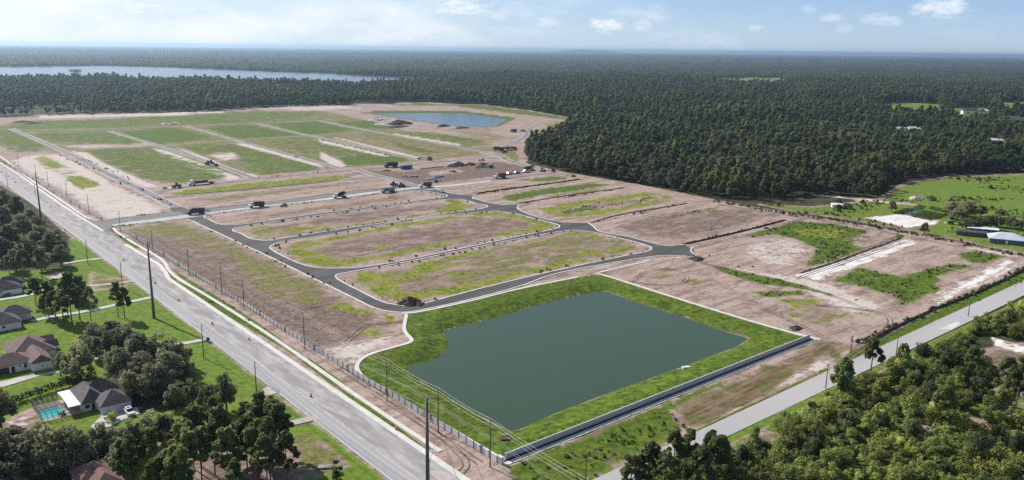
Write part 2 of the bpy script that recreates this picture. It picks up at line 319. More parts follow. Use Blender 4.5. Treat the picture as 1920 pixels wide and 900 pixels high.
P_('sand', .65, 3, (385,290),(440,286),(450,297),(420,301))
P_('sand', .9, 2, (433,268),(455,268),(600,308),(610,316),(520,291))
P_('grass', .58, 4, (495,265),(560,258),(600,263),(690,285),(770,300),(720,310),(650,311),(610,296))
P_('grass', .9, 2, (637,297),(683,290),(733,291),(760,300),(717,308),(653,309))
P_('sand', .88, 2, (598,261),(738,293),(722,294),(598,267))
P_('sand', .8, 2, (600,284),(640,302),(652,312),(626,311),(600,297))
P_('dry_grass', .6, 3, (640,255),(667,255),(717,263),(783,275),(862,285),(850,294),(808,299),(750,284),(683,269))
P_('grass', .8, 3, (720,262),(783,276),(828,285),(800,290),(750,277))
P_('sand', .85, 2, (617,256),(642,260),(802,298),(788,299),(700,278))
P_('grass', .62, 3, (752,249),(808,246),(917,267),(867,270),(817,261))
P_('sand', .85, 1.5, (738,250),(868,271),(860,273.5),(738,253))
P_('grass', .70, 5, (55,252),(200,245),(242,255),(282,266),(240,271),(140,268),(90,263))
P_('sand', .5, 4, (100,272),(240,271),(280,268),(290,272),(160,279))
P_('grass', .88, 4, (225,246),(327,240),(398,257),(363,264),(302,269),(260,263))
P_('grass', .85, 4, (380,238),(460,234),(552,250),(560,254),(480,259),(445,259))
P_('grass', .82, 4, (505,232),(597,227),(662,243),(600,252),(570,251),(530,241))
P_('grass', .82, 3, (630,228),(700,227),(740,240),(690,241),(640,233))
P_('grass', .66, 6, (-60,243),(60,226),(300,218),(480,206),(600,212),(560,222),(480,229),(300,235),(100,244),(-60,252))
P_('sand', .85, 4, (70,217),(300,212),(420,209),(420,212),(300,217),(70,223))
P_('sand', .6, 4, (455,202),(640,197),(700,205),(620,206),(560,207))
P_('grass', .85, 4, (668,211),(720,207),(863,207),(972,221),(938,237),(880,241),(820,233),(703,215))
P_('grass', .75, 5, (690,199),(780,193),(900,196),(1000,209),(1085,224),(1060,225),(960,213),(850,199))
P_('lime_grass', .9, 3, (1020,234),(1060,226),(1064,236),(1036,241))
P_('lime_grass', .75, 3, (993,246),(1023,241),(1020,258),(1000,255))
P_('dry_grass', .7, 3, (888,279),(960,273),(980,300),(960,304),(935,287))
P_('dry_grass', .5, 4, (830,246),(900,242),(960,258),(930,264))
# torn-up work yard
P_('dark_dirt', .95, 4, (640,330),(690,318),(760,322),(860,308),(930,303),(1000,313),(1010,322),(930,330),(800,345),(780,346),(735,334),(690,326))
P_('sand', .35, 3, (800,322),(860,316),(870,322),(810,330))
P_('dark_dirt', .5, 4, (830,240),(920,238),(930,246),(850,246))
# right-hand blocks
P_('grass', .72, 3, (963,337),(1030,330),(1065,332),(1062,338),(997,341))
P_('dry_grass', .55, 3, (898,353),(960,345),(950,352),(905,358))
P_('grass', .92, 2, (936,373),(950,365),(1030,352),(1113,343),(1145,346),(1080,358),(1030,364),(963,376))
P_('dry_grass', .6, 2, (1000,368),(1140,351),(1110,362),(1030,371))
P_('lime_grass', .78, 3, (1005,392),(1060,380),(1140,370),(1207,359),(1268,368),(1240,381),(1140,401),(1057,409))
P_('grass', .72, 3, (1040,398),(1130,378),(1150,380),(1230,366),(1240,370),(1140,392),(1070,402))
P_('dark_dirt', .6, 2, (1100,384),(1205,372),(1222,376),(1130,391))
P_('dark_dirt', .66, 6, (1150,425),(1240,400),(1370,388),(1460,402),(1380,425),(1270,450),(1200,445))
for pp in (((1203,413),(1232,410),(1225,416)),((1250,402),(1290,405),(1265,407)),((1280,398),(1350,386),(1345,392),(1300,402)),((1380,414),(1405,411),(1398,419)),((1320,430),(1340,428),(1335,433))):
    P_('grass', .68, 2, *pp)
P_('grass', .92, 4, (1390,446),(1440,430),(1493,414),(1563,419),(1630,433),(1613,447),(1618,467),(1563,488),(1495,509),(1530,467),(1497,450),(1460,440))
P_('lime_grass', .62, 4, (1480,430),(1560,424),(1600,436),(1570,450),(1510,445))
P_('dark_dirt', .5, 4, (1600,446),(1675,434),(1640,455),(1615,462))
P_('sand', .55, 4, (1385,462),(1460,442),(1525,467),(1490,502),(1420,492))
P_('grass', .95, 1.5, (1495,510),(1605,471),(1690,438),(1697,443),(1610,478),(1520,511))
P_('white_sand', .74, 3.5, (1480,519),(1526,499),(1617,474),(1698,449),(1730,453),(1663,480),(1590,507),(1526,528))
P_('sand', .75, 3, (1300,492),(1400,505),(1480,517),(1560,533),(1660,577),(1600,592),(1480,532),(1330,502))
P_('grass', .92, 4, (1563,527),(1608,501),(1686,517),(1778,494),(1820,499),(1757,517),(1762,528),(1766,541),(1721,565),(1686,574),(1675,555),(1617,537))
P_('grass', .7, 2, (1705,473),(1755,459),(1760,462),(1720,473))
P_('grass', .9, 3, (1790,477),(1824,468),(1888,479),(1858,491),(1824,496))
P_('white_sand', .74, 4, (1748,577),(1766,546),(1824,517),(1888,486),(1918,488),(1872,517),(1778,560))
P_('sand', .8, 2, (1808,462),(1915,478),(1915,483),(1812,468))
P_('dry_grass', .6, 4, (1205,512),(1272,513),(1263,528),(1213,524))
P_('dry_grass', .55, 4, (1280,522),(1335,522),(1325,540),(1283,537))
P_('dry_grass', .5, 6, (1500,560),(1600,580),(1590,620),(1520,620),(1470,590))
P_('grass', .92, 1.5, (1323,497),(1350,499),(1413,513),(1487,530),(1583,556),(1550,552),(1497,541),(1423,531),(1370,515))
P_('grass', .85, 2, (1415,546),(1500,544),(1515,553),(1430,557))
P_('lime_grass', .6, 3, (1460,560),(1555,562),(1545,582),(1485,580))
# pond bank, verge grass, wayside
P_('grass', 1.0, .8, (756,588),(787,586),(873,567),(973,542),(1083,520),(1118,513),(1140,519),(1280,564),(1397,600),(1500,629),(1510,634),(1300,716),(1100,793),(947,856),(850,810),(770,760),(692,718),(674,702),(668,686),(678,673),(697,663),(740,651),(770,643),(775,637),(759,620))
P_('grass', .97, .5, (310,499),(322,518),(336,528),(397,560),(470,607),(540,655),(640,727),(740,795),(800,840),(795,846),(640,734),(533,653),(440,600),(367,560),(318,530))
P_('grass', .8, .5, (322,503),(345,518),(430,568),(545,648),(590,678),(652,722),(647,725),(535,650),(420,575),(340,524))
P_('grass', .9, .8, (-40,268),(0,298),(40,330),(100,371),(160,412),(155,415),(100,378),(40,338),(0,308),(-40,278))
P_('grass', .9, .6, (200,429),(213,428),(265,463),(255,467))
P_('grass', .85, .6, (205,424),(330,411),(330,413),(210,428)); P_('grass', .8, .6, (213,409),(312,396),(312,398),(213,412))
P_('grass', .88, 2.5, (960,872),(1100,812),(1300,736),(1360,715),(1300,748),(1262,770),(1290,802),(1230,832),(1150,872),(1080,930),(960,960))
P_('mown_brown', .85, 3, (1262,768),(1400,702),(1530,641),(1595,641),(1560,690),(1450,742),(1330,802),(1285,803))
P_('sand', .6, 2, (1440,733),(1500,692),(1555,662),(1565,690),(1500,716))
P_('grass', .95, 1, (1100,925),(1200,862),(1310,803),(1447,738),(1548,690),(1555,692),(1447,748),(1300,820),(1100,935))
P_('grass', 1.0, 1, (1555,692),(1600,655),(1650,632),(1700,610),(1790,567),(1850,540),(1930,502),(1990,480),(1990,500),(1920,532),(1800,582),(1700,628),(1600,675))
P_('dry_grass', .9, 5, (1420,382),(1520,388),(1650,374),(1700,342),(1780,331),(1930,326),(2200,330),(2200,560),(1930,478),(1800,449),(1700,430),(1600,412),(1480,394))
P_('lawn', .60, 5, (1420,382),(1520,388),(1650,374),(1700,342),(1780,331),(1930,326),(2200,330),(2200,560),(1930,478),(1800,449),(1700,430),(1600,412),(1480,394))
P_('white_sand', .8, 2, (1620,408),(1680,400),(1762,412),(1755,421),(1700,427))
P_('white_sand', .6, 2, (1520,362),(1650,375),(1720,383),(1720,385),(1640,378),(1520,366))
P_('lawn', .62, 6, (1490,630),(1440,640),(1300,688),(1150,742),(1040,785),(965,815),(948,850),(1100,792),(1300,715))  # brighter green paints in the sunlight on the bank towards the wall
P_('lawn', .55, 6, (940,812),(860,770),(780,712),(740,690),(720,700),(800,765),(900,830),(940,850))  # likewise the sunlit bank on the fence side, put into the colour
P_('lawn', .45, 5, (1130,530),(1210,560),(1290,585),(1400,625),(1470,630),(1390,602),(1280,568),(1150,525))
# gardens west of the highway
P_('lawn', .88, 2, (125,449),(143,447),(187,482),(320,582),(500,724),(580,785),(735,906),(800,960),(400,1000),(-200,1000),(-200,505),(60,505),(130,497))
P_('dry_grass', .7, 3, (170,510),(240,525),(235,540),(170,545)); P_('sand', .6, 1.5, (85,514),(125,508),(120,520),(95,524))
P_('dry_grass', .8, 2, (545,818),(580,812),(655,872),(600,892),(555,872))
P_('forest_floor', 1., 4, (-200,360),(0,350),(60,380),(125,450),(128,500),(60,505),(-200,520))
P_('forest_floor', .95, 4, (200,690),(330,660),(370,700),(360,760),(260,780),(215,740))
P_('dark_dirt', .6, 3, (360,850),(520,835),(570,900),(350,940)); P_('dark_dirt', .6, 3, (280,810),(340,800),(390,840),(300,860)); P_('sand', .6, 3, (10,790),(70,760),(60,800),(20,830))
P_('forest_floor', .9, 5, (-60,840),(120,840),(260,830),(260,960),(-60,980))
P_('dark_dirt', .7, 4, (1810,660),(1930,640),(1930,760),(1880,740),(1830,700)); P_('white_sand', .7, 1.5, (1855,630),(1925,650),(1925,665),(1870,650))
P_('grass', .62, 3, (1170,925),(1250,873),(1350,836),(1450,790),(1560,738),(1700,674),(1800,640),(1830,700),(1900,780),(2100,800),(2000,1000),(1100,1000))
P_('lawn', .7, 4, (1880,730),(1930,750),(1930,810),(1890,780))
P_('lawn', 1, 1.0, (1330,835),(1345,826),(1450,778),(1560,726),(1700,661),(1830,600),(1930,556),(1930,566),(1840,612),(1700,672),(1560,738),(1450,792),(1345,840))
# far clearings
for pp in (((1345,148),(1400,146.5),(1475,148),(1470,151),(1400,152)),((1640,196),(1700,192),(1760,196),(1770,220),(1660,216)),((1870,192),(1970,192),(1970,216),(1880,216)),((1780,204),(1850,203),(1860,228),(1785,228)),((1850,262),(1900,265),(1880,272))):
    P_('lawn', .8, 8, *pp)
GZ = np.zeros(nv)
ix = sub(WATER, 6); d = sdf(GP[ix], WATER); t = np.clip(1-np.abs(d-.1)/1.1, 0, 1)
for k in ('grass', 'lime_grass', 'lawn'): LW[k][ix] *= 1-.6*t
LW['dark_dirt'][ix] = np.maximum(LW['dark_dirt'][ix], t)
ix = sub(WATER, 14); d = sdf(GP[ix], WATER)
def bank(d, lvl, k, deep): return np.where(d > 0, np.minimum(0, lvl + d*k), np.maximum(deep, lvl + d*0.35))
b_ = bank(d, -2.2, .21, -4.5); GZ[ix] = np.minimum(GZ[ix], b_)
ix = sub(WATER2, 14); GZ[ix] = np.minimum(GZ[ix], bank(sdf(GP[ix], WATER2), -1.5, .15, -3.5))
ix = sub(LAKE, 40); GZ[ix] = np.minimum(GZ[ix], bank(sdf(GP[ix], LAKE), -.6, .06, -4))
# unevenness of graded soil
far_ok = (GP**2).sum(1) < 900**2
und = 0.10*np.sin(GX*.31+1.3*np.sin(GY*.17))*np.sin(GY*.27+np.sin(GX*.13)*1.7)
GZ += np.where(far_ok & (GZ > -.01), -0.11+und, 0) * np.clip(LW['forest_floor']*0+1, 0, 1)
me = bpy.data.meshes.new('ground')
vv = np.concatenate([np.stack([GX, GY, GZ], 1), [[0, 0, -.1]]])
i0 = (np.arange(nr-1)[:, None]*na + np.arange(na)[None, :]); i1 = (np.arange(nr-1)[:, None]*na + (np.arange(na)+1)[None, :] % na)
quads = np.stack([i0, i1, i1+na, i0+na], -1).reshape(-1, 4)
cent = np.stack([(np.arange(na)+1) % na, np.arange(na), np.full(na, nv)], 1)
me.vertices.add(nv+1); me.vertices.foreach_set('co', vv.ravel())
nl = len(quads)*4 + len(cent)*3; me.loops.add(nl)
me.loops.foreach_set('vertex_index', np.concatenate([quads[:, ::-1].ravel(), cent[:, ::-1].ravel()]).astype(np.int32))
me.polygons.add(len(quads)+len(cent))
me.polygons.foreach_set('loop_start', np.concatenate([np.arange(len(quads))*4, len(quads)*4+np.arange(len(cent))*3]).astype(np.int32))
me.update(calc_edges=True); me.validate()
me.polygons.foreach_set('use_smooth', [True]*len(me.polygons))
for k in LAY: me.attributes.new(k, 'FLOAT', 'POINT').data.foreach_set('value', np.append(LW[k], 0).astype(np.float32))
if me.polygons[5000].normal.z < 0: me.flip_normals()
def ground_material():
    m = bpy.data.materials.new('ground_cover'); m.use_nodes = True; nt = m.node_tree; nt.nodes.clear()
    geo = N(nt, 'ShaderNodeNewGeometry')
    def stretched(ang, sx, sy):
        mp = N(nt, 'ShaderNodeMapping'); mp.inputs['Rotation'].default_value = (0, 0, -ang); LK(nt, geo.outputs['Position'], mp.inputs[0])
        s = N(nt, 'ShaderNodeVectorMath', operation='MULTIPLY'); s.inputs[1].default_value = (sx, sy, 1); LK(nt, mp.outputs[0], s.inputs[0]); return s.outputs[0]
    def noise(vec, sc, det=6.0, ro=.6):
        n = N(nt, 'ShaderNodeTexNoise', i_Scale=sc, i_Detail=det, i_Roughness=ro); LK(nt, vec, n.inputs['Vector']); return n.outputs[0]
    pos = geo.outputs['Position']
    nA = noise(stretched(ANG_B, .20, 1.0), .17, 8, .66)        # streaks left by the graders
    nB = noise(pos, .10, 8, .66); nC = noise(pos, .38, 7, .72); nD = noise(pos, .022, 4, .55); nE = noise(stretched(ANG_B, .08, 1.0), .55, 5, .6)
    nF = noise(stretched(ANG_A, .12, 1.0), .4, 6, .62)
    def attr(k): return N(nt, 'ShaderNodeAttribute', attribute_name=k).outputs['Fac']
    def comb(*ws):
        s = None
        for n, w in ws:
            t = MATH(nt, 'MULTIPLY', MATH(nt, 'SUBTRACT', n, .5), w); s = t if s is None else MATH(nt, 'ADD', s, t)
        return s
    def lay(col, k, noise_s, c, lo=.40, hi=.62):
        return MIX(nt, SMOOTH(nt, MATH(nt, 'ADD', attr(k), noise_s), lo-.03, hi+.05), col, c)
    def vary(n, lo, hi, c1, c2): return MIX(nt, SMOOTH(nt, n, lo, hi), c1, c2)
    patch = comb((nA, 2.6), (nB, 1.7), (nC, 1.5)); gpatch = comb((nA, 1.2), (nB, 2.0), (nC, 1.9)); soft = comb((nB, 1.6), (nC, .9), (nE, 1.0))
    base = vary(MATH(nt, 'ADD', MATH(nt, 'MULTIPLY', nA, .55), MATH(nt, 'MULTIPLY', nC, .45)), .38, .60, (.200,.132,.106), (.480,.370,.320))
    base = MIX(nt, SMOOTH(nt, nE, .56, .72, 0, .5), base, (.165,.112,.088))
    base = MIX(nt, SMOOTH(nt, nD, .5, .66, 0, .45), base, (.45,.36,.315))
    col = base
    col = lay(col, 'sand', soft, vary(nC, .35, .65, (.50,.43,.385), (.62,.555,.51)))
    col = lay(col, 'white_sand', soft, vary(nE, .35, .62, (.62,.58,.54), (.80,.77,.74)))
    col = lay(col, 'dark_dirt', patch, vary(nC, .34, .66, (.105,.072,.056), (.26,.192,.155)))
    col = lay(col, 'dry_grass', patch, vary(nC, .36, .66, (.105,.105,.034), (.26,.245,.085)))
    gr = vary(nC, .36, .64, (.035,.066,.008), (.130,.190,.022)); gr = MIX(nt, SMOOTH(nt, nB, .5, .7, 0, .6), gr, (.17,.215,.030))
    col = lay(col, 'grass', gpatch, gr)
    col = lay(col, 'lime_grass', gpatch, MIX(nt, SMOOTH(nt, nB, .48, .64, 0, .65), vary(nC, .34, .62, (.070,.100,.012), (.29,.305,.040)), vary(nC, .36, .62, (.035,.075,.010), (.16,.22,.025))), .36, .60)
    lw = vary(nC, .34, .66, (.085,.150,.018), (.175,.265,.035)); lw = MIX(nt, SMOOTH(nt, nB, .50, .70, 0, .6), lw, (.235,.255,.060))
    col = lay(col, 'lawn', comb((nB, .7), (nC, .3)), lw)
    ff = vary(nB, .38, .62, (.030,.040,.016), (.085,.080,.040))
    col = lay(col, 'forest_floor', comb((nB, .4)), ff)
    mb = vary(MATH(nt, 'ADD', MATH(nt, 'MULTIPLY', nE, .6), MATH(nt, 'MULTIPLY', nC, .4)), .38, .62, (.090,.066,.034), (.26,.185,.110)); mb = MIX(nt, SMOOTH(nt, nB, .46, .62, 0, .6), mb, (.09,.14,.025))
    col = lay(col, 'mown_brown', soft, mb)
    b = N(nt, 'ShaderNodeBsdfPrincipled', i_Roughness=.95); b.inputs['Specular IOR Level'].default_value = .1
    LK(nt, col, b.inputs['Base Color'])
    bp = N(nt, 'ShaderNodeBump', i_Strength=.40, i_Distance=.40); LK(nt, MATH(nt, 'ADD', nC, MATH(nt, 'MULTIPLY', nE, .5)), bp.inputs['Height']); LK(nt, bp.outputs[0], b.inputs['Normal'])
    LK(nt, b.outputs[0], N(nt, 'ShaderNodeOutputMaterial').inputs[0]); return m
me.materials.append(ground_material())
ground = link(bpy.data.objects.new('ground', me)); tag(ground, kind='structure')

# ------------------------------------------------------------------ flat sheets, ribbons, kerbs
def chaikin(P, n=1, closed=False):
    P = [np.array(p, float) for p in P]
    for _ in range(n):
        Q = []; m = len(P)
        for i in range(m if closed else m-1):
            a, b = P[i], P[(i+1) % m]; Q += [a*.75+b*.25, a*.25+b*.75]
        if not closed: Q = [P[0]] + Q + [P[-1]]
        P = Q
    return P
def sheet(name, loops, z, m, kind='structure', thick=0.25):
    vs, es = [], []
    for L in loops:
        n0 = len(vs); vs += [Vector((p[0], p[1])) for p in L]; es += [(n0+i, n0+(i+1) % len(L)) for i in range(len(L))]
    V, E_, Fc, *_r = delaunay_2d_cdt(vs, es, [], 2, 1e-4)
    cen = np.array([np.mean([(V[i].x, V[i].y) for i in f], axis=0) for f in Fc]); keep = np.zeros(len(Fc), int)
    for L in loops: keep += sdf(cen, np.array([(p[0], p[1]) for p in L])) < 0
    mb = MB(); mb.add([(p.x, p.y, z) for p in V], [tuple(f) for f, k in zip(Fc, keep) if k % 2 == 1]); n = len(mb.v)
    for L in loops:
        k = len(L); mb.add([(p[0], p[1], z) for p in L] + [(p[0], p[1], z-thick) for p in L], [(i, (i+1) % k, (i+1) % k+k, i+k) for i in range(k)])
    o = mb.build(name, m)
    for p in o.data.polygons:
        if abs(p.normal.z) > .9 and p.normal.z < 0: p.flip()
    return tag(o, kind=kind)
def offset(P, d, closed=False):
    P = [np.array(p, float) for p in P]; n = len(P); out = []
    for i in range(n):
        a = P[(i-1) % n] if (closed or i > 0) else P[i]; b = P[(i+1) % n] if (closed or i < n-1) else P[i]
        t = b-a; t /= max(np.linalg.norm(t), 1e-9); out.append(P[i] + d*np.array([-t[1], t[0]]))
    return out
def ribbon(name, P, w, z, m, zb=-.3, closed=False, kind='structure'):
    L, Rr = offset(P, w/2, closed), offset(P, -w/2, closed); n = len(L); mb = MB()
    v = []
    for l, r in zip(L, Rr): v += [(l[0], l[1], zb), (l[0], l[1], z), (r[0], r[1], z), (r[0], r[1], zb)]
    fs = []
    for i in range(n if closed else n-1):
        j = (i+1) % n
        for k in range(3): fs.append((i*4+k, i*4+k+1, j*4+k+1, j*4+k))
    if not closed: fs += [(3, 2, 1, 0), tuple((n-1)*4+k for k in range(4))]
    mb.add(v, fs); o = mb.build(name, m)
    if kind: tag(o, kind=kind)
    return o
L1 = chaikin(poly((628,519),(633,514),(650,511),(740,496),(807,482),(873,468),(940,454),(1007,441),(1057,433),(1083,431),(1123,437),(1173,449),(1213,460),(1223,465),(1217,471),(1190,476),(1107,493),(1007,515),(923,535),(840,557),(783,572),(768,574.5),(750,573),(717,567),(680,548),(640,528)), 1, True)
L2 = chaikin(poly((505,464),(513,458),(532,452),(600,444),(707,423),(807,405),(880,400),(923,396),(940,396),(973,402),(1007,411),(1040,419),(1050,423.5),(1047,428),(1007,436),(940,450),(873,464),(807,478),(740,492),(673,502),(640,503),(600,503),(567,497),(532,481),(513,471)), 1, True)
L3 = chaikin(poly((435,433),(440,428),(453,425),(520,415),(587,405.5),(667,395),(750,383.5),(800,376.5),(850,373),(875,375),(892,382),(913,384.5),(915,388),(900,392.5),(833,399.5),(750,413.5),(667,425.5),(600,435.5),(560,442),(532,446.5),(503,452),(482,450),(465,446),(453,438)), 1, True)
L4 = chaikin(poly((381,407),(387,403),(403,400),(470,392),(537,383.5),(620,375),(683,366),(750,358.5),(780,356),(808,360),(837,365),(839,368),(830,371),(800,373.5),(750,381),(667,391.5),(600,400),(570,403.5),(487,416.5),(440,422),(420,422),(403,418),(392,411)), 1, True)
OUT = poly((331,412),(355,411),(382,425),(407,436),(448,456),(500,479),(560,508.5),(627,541),(647,550.5),(670,562),(695,575),(717,582),(740,585.5),(760,586),(787,582),(873,564),(973,538),(1033,514),(1113,498),(1207,483),(1243,478.5),(1287,480),(1306,479),(1301,470),(1292,464),(1283,459),(1260,462),(1247,461),(1213,453),(1180,444),(1140,438),(1120,433),(1111,423),(1103,418.5),(1057,417),(1020,410),(987,400),(968,391),(970,383),(947,385),(920,381),(898,375),(884,372),(890,365.5),(867,365.5),(847,363),(823,357),(815,352),(820,347),(767,346),(717,352.5),(667,357),(600,366),(570,370),(470,381.5),(383,391.5),(355,393),(340,388),(320,377),(290,362),(275,365),(318,389),(322,398))
sheet('residential_street', [OUT, L1, L2, L3, L4], .03, M['asphalt'])
for L in (L1, L2, L3, L4): ribbon('kerb', offset(L, .1, True), .78, .15, M['kerb'], closed=True)
for seg in (((333,412),(355,411),(382,425),(407,435.5),(448,455.5),(500,478.5),(560,508.5),(627,541),(670,562),(695,575),(717,582),(740,585.5),(760,586),(787,582.3),(873,564),(973,538),(1033,514.5),(1113,498.5),(1207,483),(1243,478.5),(1287,480)),
            ((1283,459),(1247,461.3),(1213,453),(1180,444),(1140,438),(1120,433),(1112,424),(1103,418.5)),((1057,417),(1020,410.5),(987,400.5),(969,391),(973,384)),((947,385),(920,381),(898,375),(885,371.5),(890,366)),((867,365.5),(847,363),(823,357),(816,352),(825,349)),
            ((1306,479),(1293,470),(1300,463))):
    ribbon('kerb', chaikin(poly(*seg), 1), .78, .15, M['kerb'])
def strip(name, pts, w, z, m, kz=None, ch=1):
    P = chaikin(poly(*pts), ch); o = ribbon(name, P, w, z, m)
    if kz:
        for s in (1, -1): ribbon('kerb', offset(P, s*(w/2+.2)), .5, .14, M['kerb'])
    return o
# lane still being paved: a grey strip beside a pale one
sheet('paved_lane', [poly((392,392),(470,382.5),(570,371),(667,358),(714,353.5),(716,356),(667,362),(570,376),(470,387.5),(396,396.5))], .045, M['asphalt_grey'])
sheet('pale_lane', [poly((210,421),(330,405),(360,402),(396,397.5),(470,388),(570,377),(667,363),(750,353),(800,349),(845,346),(920,338),(920,341),(845,350),(790,353),(750,357),(683,365),(620,374),(537,382.5),(470,391),(403,399.5),(385,404),(333,411),(213,424))], .06, M['concrete_lane'])
sheet('entrance_road', [poly((158,411),(187,416),(213,411),(313,398),(335,396),(350,404),(333,410.5),(213,424),(200,429),(207,441))], .04, M['asphalt_grey'])
strip('side_street', ((20,241),(80,266),(130,289),(170,309),(230,340),(280,363),(330,389)), 7.2, .035, M['asphalt_far'], True)
strip('side_street', ((-60,292),(32,288),(78,285.5),(117,282),(167,280),(320,272),(413,264),(463,260.5),(600,253.5),(675,248),(725,247),(800,242.5)), 6.5, .03, M['asphalt_far'])
strip('side_street', ((205,246),(245,258),(297,273),(340,287),(397,305),(473,333)), 6.8, .035, M['asphalt_far'], True)
strip('side_street', ((345,236),(390,248),(438,262),(520,284),(600,306),(655,320)), 6.8, .04, M['asphalt_far'], True)
strip('side_street', ((480,231),(567,252),(600,258),(700,280),(795,301)), 6.8, .035, M['asphalt_far'], True)
strip('side_street', ((597,226),(683,244),(742,254),(800,265),(867,277)), 6.8, .04, M['asphalt_far'], True)
strip('side_street', ((0,243),(150,243),(280,239),(345,236.5),(480,231),(597,226),(640,224)), 6.0, .025, M['asphalt_far'])
strip('side_street', ((290,362),(330,352),(410,343),(487,335),(570,327),(640,320),(700,316),(750,311),(817,304),(870,299),(930,296)), 6.6, .05, M['asphalt_far'])
strip('side_street', ((290,370),(340,368),(403,361),(540,347.5),(640,337),(700,332),(735,333)), 6.0, .03, M['asphalt_far'])
strip('side_street', ((668,318),(700,328),(740,337),(775,348),(815,356)), 8.0, .055, M['asphalt_far'], True)
strip('side_street', ((800,352),(880,343),(960,332),(1030,324),(1075,327)), 8.0, .02, M['asphalt_far'])
strip('side_street', ((860,279),(885,281),(920,288),(945,294),(948,300),(990,312),(1040,322)), 7.5, .055, M['asphalt_far'], True)
strip('side_street', ((870,279),(920,273),(960,270),(985,258),(990,245),(1000,236),(1030,232)), 7.0, .045, M['asphalt_far'], True)
# highway: old lanes, the seam, the lane stripped for widening
def lin(a, pts):
    return float(np.interp(a, [p[0] for p in pts], [p[1] for p in pts]))
eL = lambda a: lin(a, [(-1500,116),(-475,101.2),(-90,92.4)]); eS = lambda a: lin(a, [(-1500,121.5),(-473,105.2),(-90,97.2)])
eT = lambda a: lin(a, [(-1500,122.3),(-476,106.1),(-90,98.3)]); eR = lambda a: lin(a, [(-1500,131),(-739,121),(-590,117),(-536,116),(-387,116.3),(-372,114),(-361,111.8),(-151,108),(-90,106.9)])
aa = [-1500,-1000,-739,-590,-536,-480,-430,-387,-372,-361,-300,-250,-200,-151,-120,-90]
wig = lambda a: .28*math.sin(a*.7)+.2*math.sin(a*1.9+1)
fine = sorted(set(aa + list(range(-600, -90, 4))))
sheet('old_highway_lanes', [[AB(a, eL(a)) for a in aa] + [AB(a, eS(a)+.3) for a in reversed(aa)]], .05, M['oldroad'])
sheet('stripped_highway_lane', [[AB(a, eS(a)+.2) for a in aa] + [AB(a, eR(a)) for a in reversed(aa)]], .035, M['newroad'])
sheet('road_seam', [[AB(a, eS(a)+.3*wig(a)) for a in fine] + [AB(a, eT(a)-.15+wig(a)*.8) for a in reversed(fine)]], .062, M['seam'])
sheet('road_apron', [[AB(a, eR(a)-5.2) for a in (-152,-140,-110,-90)] + [AB(a, eR(a)-.6) for a in (-90,-110,-140,-146)]], .06, M['seam'])
gut = [a for a in aa if a <= -462]; ribbon('kerb', [AB(a, eR(a)) for a in gut], 1.6, .12, M['concrete'])
gut = [a for a in aa if a >= -440]; ribbon('kerb', [AB(a, eR(a)) for a in [-440]+gut], 2.0, .12, M['concrete'])
ribbon('road_edge_line', [AB(a, eL(a)+.25) for a in aa if a > -1100], .22, .064, M['white'], zb=.055)
mb = MB()
for k in range(120):
    a0 = -640+k*9; cmid = .5*(eL(a0)+eS(a0))
    if a0 > -92: break
    p, q = AB(a0, cmid), AB(a0+2.6, .5*(eL(a0+2.6)+eS(a0+2.6))); n = B_*.09
    mb.add([(p[0]-n[0], p[1]-n[1], .066), (p[0]+n[0], p[1]+n[1], .066), (q[0]+n[0], q[1]+n[1], .066), (q[0]-n[0], q[1]-n[1], .066)], [(3, 2, 1, 0)])
tag(mb.build('lane_marking', M['yellow']), kind='structure')
# country road on the right
bb = [120, 180, 260, 360, 500, 800, 1400]
rl = lambda b: -122.2+(0 if b < 400 else (b-400)*.004); rr = lambda b: -115.6+lin(b, [(120,-.2),(360,2.2),(1400,3.)])
sheet('country_road', [[AB(rl(b), b) for b in bb] + [AB(rr(b), b) for b in reversed(bb)]], .04, M['rightroad'])
mb = MB()
for k in range(70):
    b0 = 140+k*8; am = .5*(rl(b0)+rr(b0))
    p, q = AB(am, b0), AB(am, b0+2.4); n = A_*.09
    mb.add([(p[0]-n[0], p[1]-n[1], .05), (q[0]-n[0], q[1]-n[1], .05), (q[0]+n[0], q[1]+n[1], .05), (p[0]+n[0], p[1]+n[1], .05)], [(0, 1, 2, 3)])
tag(mb.build('lane_marking', M['yellow']), kind='structure')
# footpaths
def path(pts, w, z=.07, m='concrete', name='footpath', ch=1): return strip(name, pts, w, z, M[m], ch=ch)
path(((-30,272),(0,293),(25,311),(36,322),(45,328),(75,349),(93,361),(130,386),(160,407),(172,411),(186,412)), 1.5)
path(((212,427),(222,438),(260,461),(298,482),(311,494),(315,506),(333,522),(393,557),(467,603),(538,650),(640,722),(740,790),(826,846)), 1.6)
path(((753,588),(787,585),(873,566.5),(973,541),(1083,519.5)), 1.5)
path(((1117,512),(1140,518),(1280,562.5),(1397,599),(1503,629)), 1.7)
path(((1122,511),(1160,502),(1220,488)), 1.4); path(((1228,487),(1287,481.5)), 1.0)
path(((762,589),(760,600),(757,614),(760,624),(772,635),(772,640),(760,645),(737,651),(697,662),(678,672),(668,684),(672,699),(692,715),(740,744),(800,778),(870,819),(934,857)), 1.5, ch=2)
path(((200,429),(330,411)), .6, .14, 'kerb', 'kerb'); path(((190,414),(213,410),(312,397)), .6, .14, 'kerb', 'kerb')
